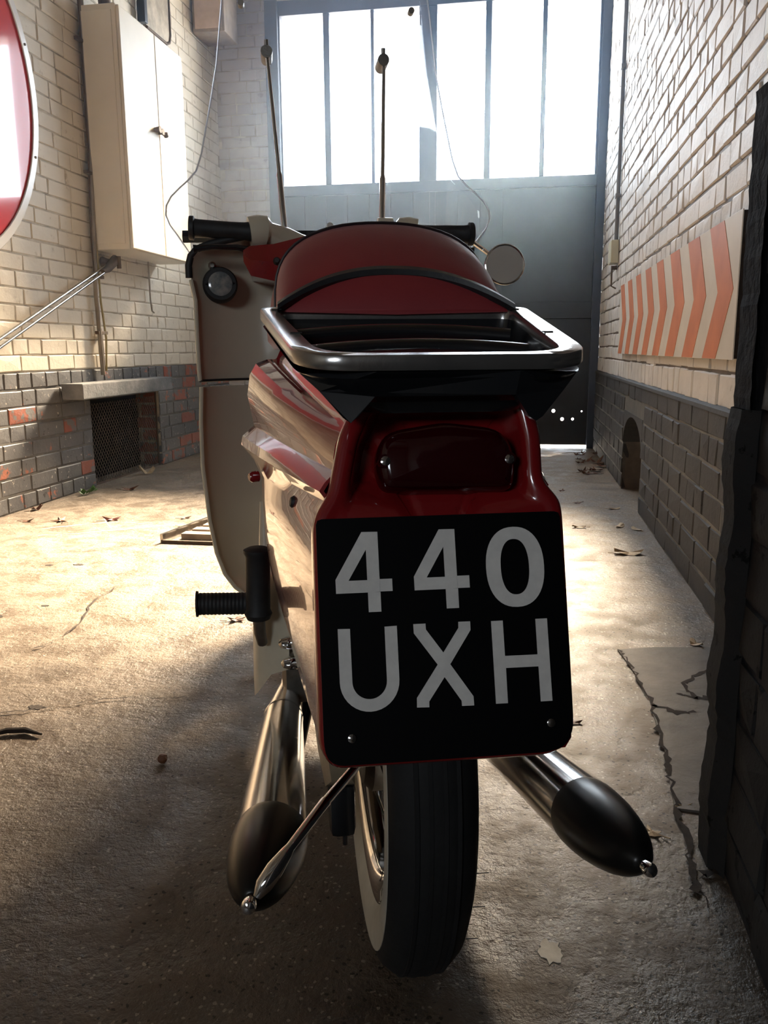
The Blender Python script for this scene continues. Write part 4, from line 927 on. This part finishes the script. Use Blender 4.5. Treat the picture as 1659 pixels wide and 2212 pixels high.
# ---- handlebar
m = MB(); rr = []
hb = [(-0.166, 1.09, 0.926, 0.026), (-0.150, 1.092, 0.928, 0.028), (-0.135, 1.095, 0.928, 0.027), (-0.13, 1.097, 0.926, 0.019), (-0.10, 1.11, 0.915, 0.023), (-0.07, 1.13, 0.902, 0.025), (-0.04, 1.145, 0.895, 0.026), (0, 1.15, 0.892, 0.027)]
hb = hb+[(-a, b, c_, d) for a, b, c_, d in hb[-2::-1]]
m.tube([V(*h[:3]) for h in hb], [h[3]*1.12 for h in hb], 18); hbar = part(m, 'handlebar_cowl', 'cream', ang=45)
for sg_ in (-1, 1):
    dy = 0.0
    m = MB(); pts = [(0.281, 0.027), (0.279, 0.0285), (0.272, 0.0285), (0.270, 0.0225), (0.262, 0.0215), (0.20, 0.0205), (0.175, 0.021), (0.166, 0.023), (0.160, 0.023)]
    m.tube([V(sg_*p[0], 1.085+0.0*p[0], 0.9265-(0.006 if sg_ < 0 else 0)*(p[0]-0.16)/0.12*-1) for p in pts], [p[1]*0.80 for p in pts], 20); part(m, 'grip', 'rubber', hbar)
    m = MB(); m.tube([V(sg_*0.165, 1.075, 0.890), V(sg_*0.19, 1.05, 0.893), V(sg_*0.235, 1.035, 0.892), V(sg_*0.262, 1.035, 0.889), V(sg_*0.27, 1.035, 0.888)], [0.007, 0.006, 0.005, 0.006, 0.008], 10); part(m, 'lever', 'black_metal', hbar)
    m = MB(); m.tube([V(sg_*0.150, 1.09, 0.915), V(sg_*0.150, 1.085, 0.887), V(sg_*0.145, 1.085, 0.872)], [0.010, 0.011, 0.014], 14); part(m, 'clamp', 'dull_metal', hbar)
# steering head
m = MB(); m.tube([V(0, 1.15, 0.90), V(0, 1.20, 0.78), V(0, 1.28, 0.60)], [0.03, 0.035, 0.04], 16); part(m, 'steering_head', 'cream')
# mirror on the right
m = MB(); c0 = V(0.352, 1.10, 0.8695); ax = Vector((-0.10, -1, 0.06)).normalized()
m.tube([c0-ax*0.014, c0-ax*0.010, c0-ax*0.002, c0], [0.015, 0.032, 0.0395, 0.040], 40); mir = part(m, 'mirror', 'mirror_back', ang=35)
m = MB(); m.tube([c0, c0+ax*0.001], 0.0375, 40); part(m, 'mirror_glass', 'mirror_back', mir)
m = MB(); nn_ = 40; u_ = ax.cross(Vector((0, 0, 1))).normalized(); w_ = ax.cross(u_)
m.tube([c0+(u_*cos(2*pi*k/nn_)+w_*sin(2*pi*k/nn_))*0.0395 for k in range(nn_+1)], 0.0022, 8); part(m, 'mirror_rim', 'chrome', mir)
m = MB(); m.tube([c0-ax*0.012, c0-ax*0.03+Vector((-0.02, 0, 0.02)), V(0.275, 1.095, 0.918)], 0.005, 8); part(m, 'mirror_stem', 'chrome', mir)

# ---- windscreen
sp = [(0.872, 0.270), (0.885, 0.2825), (0.925, 0.308), (0.945, 0.322), (0.962, 0.3275), (0.980, 0.3255), (0.998, 0.316), (1.016, 0.300), (1.032, 0.284), (1.052, 0.2675), (1.085, 0.256), (1.1265, 0.2465), (1.19, 0.232), (1.2533, 0.2185), (1.36, 0.204), (1.45, 0.190), (1.50, 0.172), (1.535, 0.140), (1.55, 0.10), (1.556, 0.05)]
def SY(x_, z_, hw): 
    fl_ = max(0.0, hw-0.25)*0.25
    return 1.235-0.085*(abs(x_)/0.33)**2*1.0-0.10*(z_-0.95)-fl_
SC = -0.001
def scr_edge(sg_): return [V(SC+sg_*w_, SY(w_, z_, w_), z_) for z_, w_ in sp]
nx = 24; m = MB(); F1, F2 = [], []
for z_, w_ in sp:
    F1.append([V(SC+w_*t, SY(w_*t, z_, w_*abs(t)), z_) for t in [2*i/nx-1 for i in range(nx+1)]])
m.loft(F1, False); scrn = part(m, 'windscreen', 'acrylic', ang=80)
so = scrn.modifiers.new('thickness', 'SOLIDIFY'); so.thickness = 0.003; so.offset = 0
path = scr_edge(-1)+[F1[-1][i] for i in range(0, nx+1, 3)]+scr_edge(1)[::-1]
m = MB(); m.tube(path, 0.0017, 8); part(m, 'acrylic_rim', 'acrylic_edge', scrn)
m = MB(); bz = [(t, V(SC+0.30*t, SY(0.30*t, 0.93, 0.27)-0.006, 0.925+0.012*(1-t*t))) for t in [i/10 for i in range(-10, 11)]]
m.loft([[p+Vector((0, 0, -0.012)), p+Vector((0, -0.006, 0)), p+Vector((0, 0, 0.012)), p+Vector((0, 0.008, 0))] for t, p in bz], True, True); part(m, 'screen_clamp', 'black_metal', scrn)
for x_ in (-0.175, 0.0, 0.175):
    p_ = V(x_*1.0+0.0, 1.205, 0.955); m = MB(); m.tube([p_, p_+Vector((0, -0.012, 0))], 0.007, 10); part(m, 'bolt', 'mirror_back', scrn)
for x_ in (-0.168, 0.168):
    p_ = V(x_, SY(x_, 1.362, 0.2)-0.004, 1.362); m = MB(); m.tube([p_+Vector((0, 0.010, 0)), p_+Vector((0, -0.006, 0))], 0.006, 10); part(m, 'bolt', 'dull_metal', scrn)
p_ = V(0.105, 1.10, 0.953); m = MB(); m.box(p_.x-0.016, p_.x+0.016, p_.y, p_.y+0.02, p_.z-0.006, p_.z+0.006, 0.003); part(m, 'badge', 'cream', hbar)
for (x0_, z0_, x1_, z1_) in ((-0.0955, 0.93, -0.1205, 1.262), (0.100, 0.93, 0.1085, 1.255)):
    a_, b_ = V(x0_, 1.12, z0_), V(x1_, 1.14, z1_)
    m = MB(); m.tube([a_, a_.lerp(b_, 0.33), a_.lerp(b_, 0.35), b_], [0.0062, 0.0062, 0.0042, 0.0036], 10); sr = part(m, 'screen_stay', 'chrome_clean', scrn)
    m = MB(); cc_ = b_+Vector((-0.001, 0, 0.006)); m.tube([cc_+Vector((0, -0.006, 0)), cc_+Vector((0, 0.045, 0))], 0.0115, 14); m.tube([cc_, cc_+Vector((0, 0, 0.022))], 0.0042, 8); part(m, 'stay_knob', 'dull_metal', scrn)

# ---- engine cover, footrest, pedal
m = MB(); oc = [(0.366, -0.140), (0.358, -0.153), (0.338, -0.165), (0.30, -0.172), (0.25, -0.1735), (0.20, -0.1745), (0.160, -0.1745)]
rr = []
for i, (z_, x_) in enumerate(oc):
    zz = z_; yb_ = 0.62+0.0*i
    rr.append([V(x_+0.055, 0.575, zz+(0.062 if i == len(oc)-1 else 0.030 if i == len(oc)-2 else 0)), V(x_+0.028, 0.588, zz+(0.050 if i == len(oc)-1 else 0.022 if i == len(oc)-2 else 0)), V(x_+0.010, 0.60, zz+(0.022 if i == len(oc)-1 else 0)), V(x_, 0.625, zz), V(x_+0.004, 0.80, zz+(0.05 if i == len(oc)-1 else 0)), V(x_+0.03, 0.95, zz+0.03), V(x_+0.08, 0.95, zz+0.03)])
m.loft(rr, True, True); ec = part(m, 'engine_cover', 'cream_engine', ang=50)
m = MB(); m.tube([V(-0.150, 0.66, 0.34), V(-0.150, 0.68, 0.40), V(-0.149, 0.70, 0.46)], [0.012, 0.010, 0.008], 12); part(m, 'cover_strut', 'cream_engine', ec)
for px_, pz_ in ((-0.1215, 0.268), (-0.1185, 0.236)):
    m = MB(); p_ = V(px_, 0.565, pz_+0.0); d_ = Vector((-1, -0.25, 0.05)).normalized(); m.tube([p_-d_*0.02, p_, p_+d_*0.003, p_+d_*0.010, p_+d_*0.013], [0.0105, 0.0105, 0.009, 0.007, 0.002], 14); part(m, 'dome_nut', 'chrome_clean', ec)
m = MB(); N0 = 30; pth, rad = [], []
for k in range(N0+1):
    t = k/N0; pth.append(V(-0.252+0.085*t, 0.60, 0.3245-0.003*t)); rad.append(0.0162+(0.0008 if k % 2 else 0.0)+0.0*t)
pth = [V(-0.2555, 0.60, 0.3245), V(-0.2550, 0.60, 0.3245)]+[V(-0.252, 0.60, 0.3245)]+pth; rad = [0.012, 0.0198, 0.0192]+rad
m.tube(pth, rad, 20); fr_ = part(m, 'footrest', 'rubber', ang=30)
m = MB(); m.tube([V(-0.160, 0.56, 0.418), V(-0.160, 0.56, 0.415), V(-0.160, 0.56, 0.410), V(-0.160, 0.56, 0.405), V(-0.162, 0.56, 0.325), V(-0.162, 0.56, 0.318), V(-0.162, 0.56, 0.310)], [0.014, 0.0205, 0.0205, 0.0178, 0.0178, 0.0205, 0.017], 20); part(m, 'kick_pedal', 'rubber', ang=35)
m = MB(); m.tube([V(-0.162, 0.565, 0.312), V(-0.161, 0.57, 0.285), V(-0.158, 0.58, 0.265)], [0.010, 0.009, 0.008], 10); m.tube([V(-0.17, 0.60, 0.322), V(-0.12, 0.62, 0.31)], 0.009, 10); part(m, 'footrest_bracket', 'dull_metal', fr_)
m = MB(); m.tube([V(0.17, 0.75, 0.275), V(0.262, 0.75, 0.2795), V(0.265, 0.75, 0.28)], [0.0172, 0.0172, 0.021], 18); part(m, 'footrest', 'rubber')
m = MB(); m.box(-0.13, 0.14, 0.66, 1.10, 0.12+ZO, 0.40+ZO, 0.03); part(m, 'engine_block', 'dull_metal')

# ---- silencers
def silencer(front, seam, joint, tip, rj, rs, rf):
    F0, S0, J0, T0 = (V(*p) for p in (front, seam, joint, tip)); d = (T0-J0).normalized()
    m = MB(); m.tube([F0, F0.lerp(S0, 0.92), S0, S0.lerp(J0, 0.5), J0], [rf, rs*0.97, rs, (rs+rj)/2, rj], 36, False); si = part(m, 'silencer', 'chrome', ang=50)
    m = MB(); m.tube([S0-d*0.003, S0, S0+d*0.003], [rs*1.0, rs*1.03, rs*1.0], 36, False); part(m, 'band', 'chrome', si)
    L_ = (T0-J0).length; m = MB(); pr = [(0, 1.0), (0.06, 1.02), (0.20, 1.01), (0.34, 0.97), (0.48, 0.89), (0.62, 0.77), (0.74, 0.61), (0.83, 0.43), (0.89, 0.25), (0.91, 0.15)]
    dn = Vector((0, 0, 0))
    m.tube([J0.lerp(T0, a) for a, _ in pr], [rj*b for _, b in pr], 36); part(m, 'end_cone', 'cap_black', si)
    m = MB(); m.tube([J0.lerp(T0, 0.80), J0.lerp(T0, 0.93), T0, T0+d*0.003, T0+d*0.005], [0.0068, 0.0060, 0.0072, 0.006, 0.002], 16); part(m, 'tip', 'chrome_clean', si)
    m = MB(); m.tube([F0, F0+Vector((0.01, 0.12, -0.01)), F0+Vector((0.04, 0.40, -0.02))], [rf, rf*0.75, 0.018], 20); part(m, 'exhaust_pipe', 'chrome', si)
    return si
silencer((-0.119, 0.74, 0.120), (-0.131, 0.60, 0.130), (-0.1475, 0.20, 0.179), (-0.167, 0.05, 0.206), 0.0400, 0.031, 0.018)
silencer((0.150, 0.74, 0.112), (0.168, 0.60, 0.125), (0.207, 0.20, 0.179), (0.2156, 0.05, 0.2055), 0.0400, 0.034, 0.020)

# ---- rear wheel
WY, WZ, WR = 0.335, 0.285, 0.285; WX = 0.0085
def lathe_x(prof_, cx, cy, cz, n=72):
    return [[Vector((cx+x_, cy+r_*cos(2*pi*k/n), cz+r_*sin(2*pi*k/n))) for k in range(n)] for x_, r_ in prof_]
def wheel(cy, par_name, white=True):
    tp = [(-0.030, 0.205), (-0.036, 0.210), (-0.0415, 0.222), (-0.0445, 0.240), (-0.0435, 0.258), (-0.038, 0.270), (-0.026, 0.280), (-0.012, 0.2845), (0, 0.285), (0.012, 0.2845), (0.026, 0.280), (0.038, 0.270), (0.0435, 0.258), (0.0445, 0.240), (0.0415, 0.222), (0.036, 0.210), (0.030, 0.205)]
    m = MB(); m.loft(lathe_x(tp, WX, cy, WZ)+[]); m.loft(lathe_x([(-0.030, 0.205), (0.030, 0.205)], WX, cy, WZ)); ty = part(m, 'tyre', 'tyre', ang=60)
    for sg_ in (-1, 1):
        m = MB(); m.loft(lathe_x([(sg_*0.0365, 0.2095), (sg_*0.0425, 0.222), (sg_*0.0454, 0.240), (sg_*0.0444, 0.256), (sg_*0.0434, 0.256)], WX, cy, WZ)); part(m, 'whitewall_band', 'whitewall', ty)
    m = MB(); gr = []
    for sgx in (-0.020, -0.007, 0.007, 0.020):
        m.loft(lathe_x([(sgx-0.0022, 0.2815), (sgx-0.002, 0.2862-abs(sgx)*0.12), (sgx+0.002, 0.2862-abs(sgx)*0.12), (sgx+0.0022, 0.2815)], WX, cy, WZ))
    part(m, 'tread_rib', 'tyre', ty)
    m = MB()
    rnd = random.Random(3)
    for a in (-0.15, -0.32, -0.55): 
        for sg_ in (1,):
            c_ = Vector((WX+0.040, cy-0.268*cos(a), WZ+0.268*sin(a))); m.tube([c_, c_+Vector((0.012, -0.002, 0.001))], [0.0006, 0.0004], 5)
    part(m, 'moulding_whisker', 'tyre', ty, kind='stuff')
    m = MB(); m.loft(lathe_x([(-0.034, 0.212), (-0.037, 0.207), (-0.034, 0.196), (-0.028, 0.190), (-0.022, 0.186), (0.022, 0.186), (0.028, 0.190), (0.034, 0.196), (0.037, 0.207), (0.034, 0.212)], WX, cy, WZ)); rim = part(m, 'wheel_rim', 'chrome_clean')
    m = MB(); m.loft(lathe_x([(-0.045, 0.001), (-0.045, 0.075), (-0.035, 0.085), (0.035, 0.085), (0.045, 0.075), (0.045, 0.001)], WX, cy, WZ, 36)); hub = part(m, 'hub', 'dull_metal')
    for k in range(20):
        a = 2*pi*k/20; b_ = a+(0.5 if k % 2 else -0.5); s_ = -1 if k % 4 < 2 else 1
        m = MB(); m.tube([Vector((WX+s_*0.030, cy+0.083*cos(b_), WZ+0.083*sin(b_))), Vector((WX, cy+0.188*cos(a), WZ+0.188*sin(a)))], 0.0018, 6); part(m, 'spoke', 'chrome', hub)
wheel(WY, 'rear'); wheel(WY+1.31, 'front')
# front mudguard and fork covers
m = MB(); rr = []
for k in range(15):
    a = radians(20+k*11); r_ = 0.325
    rr.append([Vector((WX+x_, WY+1.31-(r_-dr)*cos(a), WZ+(r_-dr)*sin(a))) for x_, dr in ((-0.085, 0.10), (-0.08, 0.02), (-0.04, 0.0), (0.04, 0.0), (0.08, 0.02), (0.085, 0.10))])
m.loft(rr, False); fm = part(m, 'front_mudguard', 'cream'); so = fm.modifiers.new('thickness', 'SOLIDIFY'); so.thickness = 0.003
for s_ in (-1, 1):
    m = MB(); m.tube([Vector((WX+s_*0.062, WY+1.31, WZ)), Vector((WX+s_*0.062, 1.36, 0.62))], [0.026, 0.034], 16); part(m, 'fork_leg', 'cream')
# cowl in front below the screen joining the shields, with headlamp
m = MB(); rr = []
for y_, w_, z0_, z1_ in ((1.19, 0.20, 0.60, 0.93), (1.30, 0.17, 0.62, 0.93), (1.42, 0.12, 0.66, 0.90), (1.48, 0.08, 0.70, 0.86)):
    rr.append([V(w_*cos(t), y_, (z0_+z1_)/2+(z1_-z0_)/2*sin(t)) for t in [2*pi*k/20 for k in range(20)]])
m.loft(rr, True, True); part(m, 'front_cowl', 'red', ang=60)
m = MB(); m.tube([V(0, 1.475, 0.78), V(0, 1.495, 0.78), V(0, 1.505, 0.78)], [0.08, 0.075, 0.04], 28); part(m, 'headlamp', 'chrome_clean')
# swing arm with axle, chaincase, mudguard under the tail
m = MB(); m.tube([Vector((0.075, WY, WZ)), Vector((0.085, 0.80, 0.27))], 0.018, 12); m.tube([Vector((-0.05, WY, WZ)), Vector((0.09, WY, WZ))], 0.010, 12); part(m, 'swing_arm', 'black_metal')
m = MB(); rr = []
for y_, z0_, z1_, x0_, x1_ in ((0.16, 0.262, 0.330, -0.083, -0.062), (0.19, 0.240, 0.345, -0.088, -0.056), (0.30, 0.225, 0.350, -0.090, -0.054), (0.60, 0.225, 0.330, -0.092, -0.056)):
    rr.append([V(x0_, y_, z0_), V(x0_-0.004, y_, (z0_+z1_)/2), V(x0_, y_, z1_), V(x1_, y_, z1_), V(x1_, y_, z0_)])
m.loft(rr, True, True); part(m, 'chain_case', 'tan', ang=60)
m = MB(); m.box(-0.083, -0.054, 0.20, 0.27, 0.170+ZO, 0.232+ZO, 0.008); m.tube([V(-0.066, 0.21, 0.172), V(-0.066, 0.21, 0.157)], 0.003, 8); part(m, 'axle_adjuster', 'black_metal')
m = MB(); rr = []
for k in range(12):
    a = radians(28+k*10); r_ = 0.305
    rr.append([Vector((WX+x_, WY-(r_-dr)*cos(a), WZ+0.01+(r_-dr)*sin(a))) for x_, dr in ((-0.062, 0.05), (-0.058, 0.01), (-0.03, 0.0), (0.03, 0.0), (0.058, 0.01), (0.062, 0.05))])
m.loft(rr, False); rm = part(m, 'rear_mudguard', 'black_metal'); so = rm.modifiers.new('thickness', 'SOLIDIFY'); so.thickness = 0.002
# chromed lifting arm of the stand sweeping down to the left
m = MB(); m.tube([V(-0.058, 0.105, 0.316), V(-0.0625, 0.10, 0.3095), V(-0.093, 0.072, 0.2925), V(-0.094, 0.071, 0.292), V(-0.128, 0.045, 0.265), V(-0.131, 0.042, 0.2625), V(-0.142, 0.033, 0.253), V(-0.152, 0.026, 0.243), V(-0.158, 0.022, 0.235)],
    [0.0042, 0.0045, 0.0045, 0.0052, 0.0045, 0.0058, 0.0082, 0.0078, 0.0035], 16); part(m, 'lifting_arm', 'chrome_clean')
m = MB(); m.tube([V(-0.058, 0.105, 0.316), V(-0.04, 0.16, 0.33)], 0.006, 10); part(m, 'arm_lug', 'black_metal')
# centre stand legs on the floor
for s_ in (-1, 1):
    m = MB(); m.tube([Vector((WX+s_*0.075, 0.78, 0.20)), Vector((WX+s_*0.12, 0.70, 0.05)), Vector((WX+s_*0.13, 0.66, 0.008))], [0.012, 0.012, 0.009], 10); part(m, 'stand_leg', 'black_metal')
m = MB(); m.tube([Vector((WX-0.1, 0.74, 0.12)), Vector((WX+0.1, 0.74, 0.12))], 0.008, 10); part(m, 'stand_crossbar', 'black_metal')
# bluish haze volume added to stand in for the bloom around the windows
hz = bpy.data.materials.new('window_glow_haze'); hz.use_nodes = True; N, L = nodes(hz); N.remove(N['Principled BSDF'])
vsn = N.new('ShaderNodeVolumeScatter'); vsn.inputs['Color'].default_value = (0.50, 0.72, 1.0, 1); vsn.inputs['Anisotropy'].default_value = 0.65
g = N.new('ShaderNodeNewGeometry'); sx = N.new('ShaderNodeSeparateXYZ'); L.new(g.outputs['Position'], sx.inputs[0])
mr = N.new('ShaderNodeMapRange'); mr.interpolation_type = 'SMOOTHSTEP'; L.new(sx.outputs[2], mr.inputs[0])   # density shaped by height, leaving the gate foot black
mr.inputs[1].default_value = 0.6; mr.inputs[2].default_value = 2.1; mr.inputs[3].default_value = 0.0008; mr.inputs[4].default_value = 0.019
L.new(mr.outputs[0], vsn.inputs['Density'])
L.new(vsn.outputs[0], N['Material Output'].inputs['Volume'])
q = MB(); q.box(XL-0.01, XR+0.01, 0.9, GY+0.01, -0.01, CEIL+0.01); hzo = q.build('haze', hz); hzo['kind'] = 'stuff'; hzo['label'] = 'thin bluish haze added for the glow around the gate windows'
print('bricks', nL, nR, 'objects', len(bpy.data.objects))
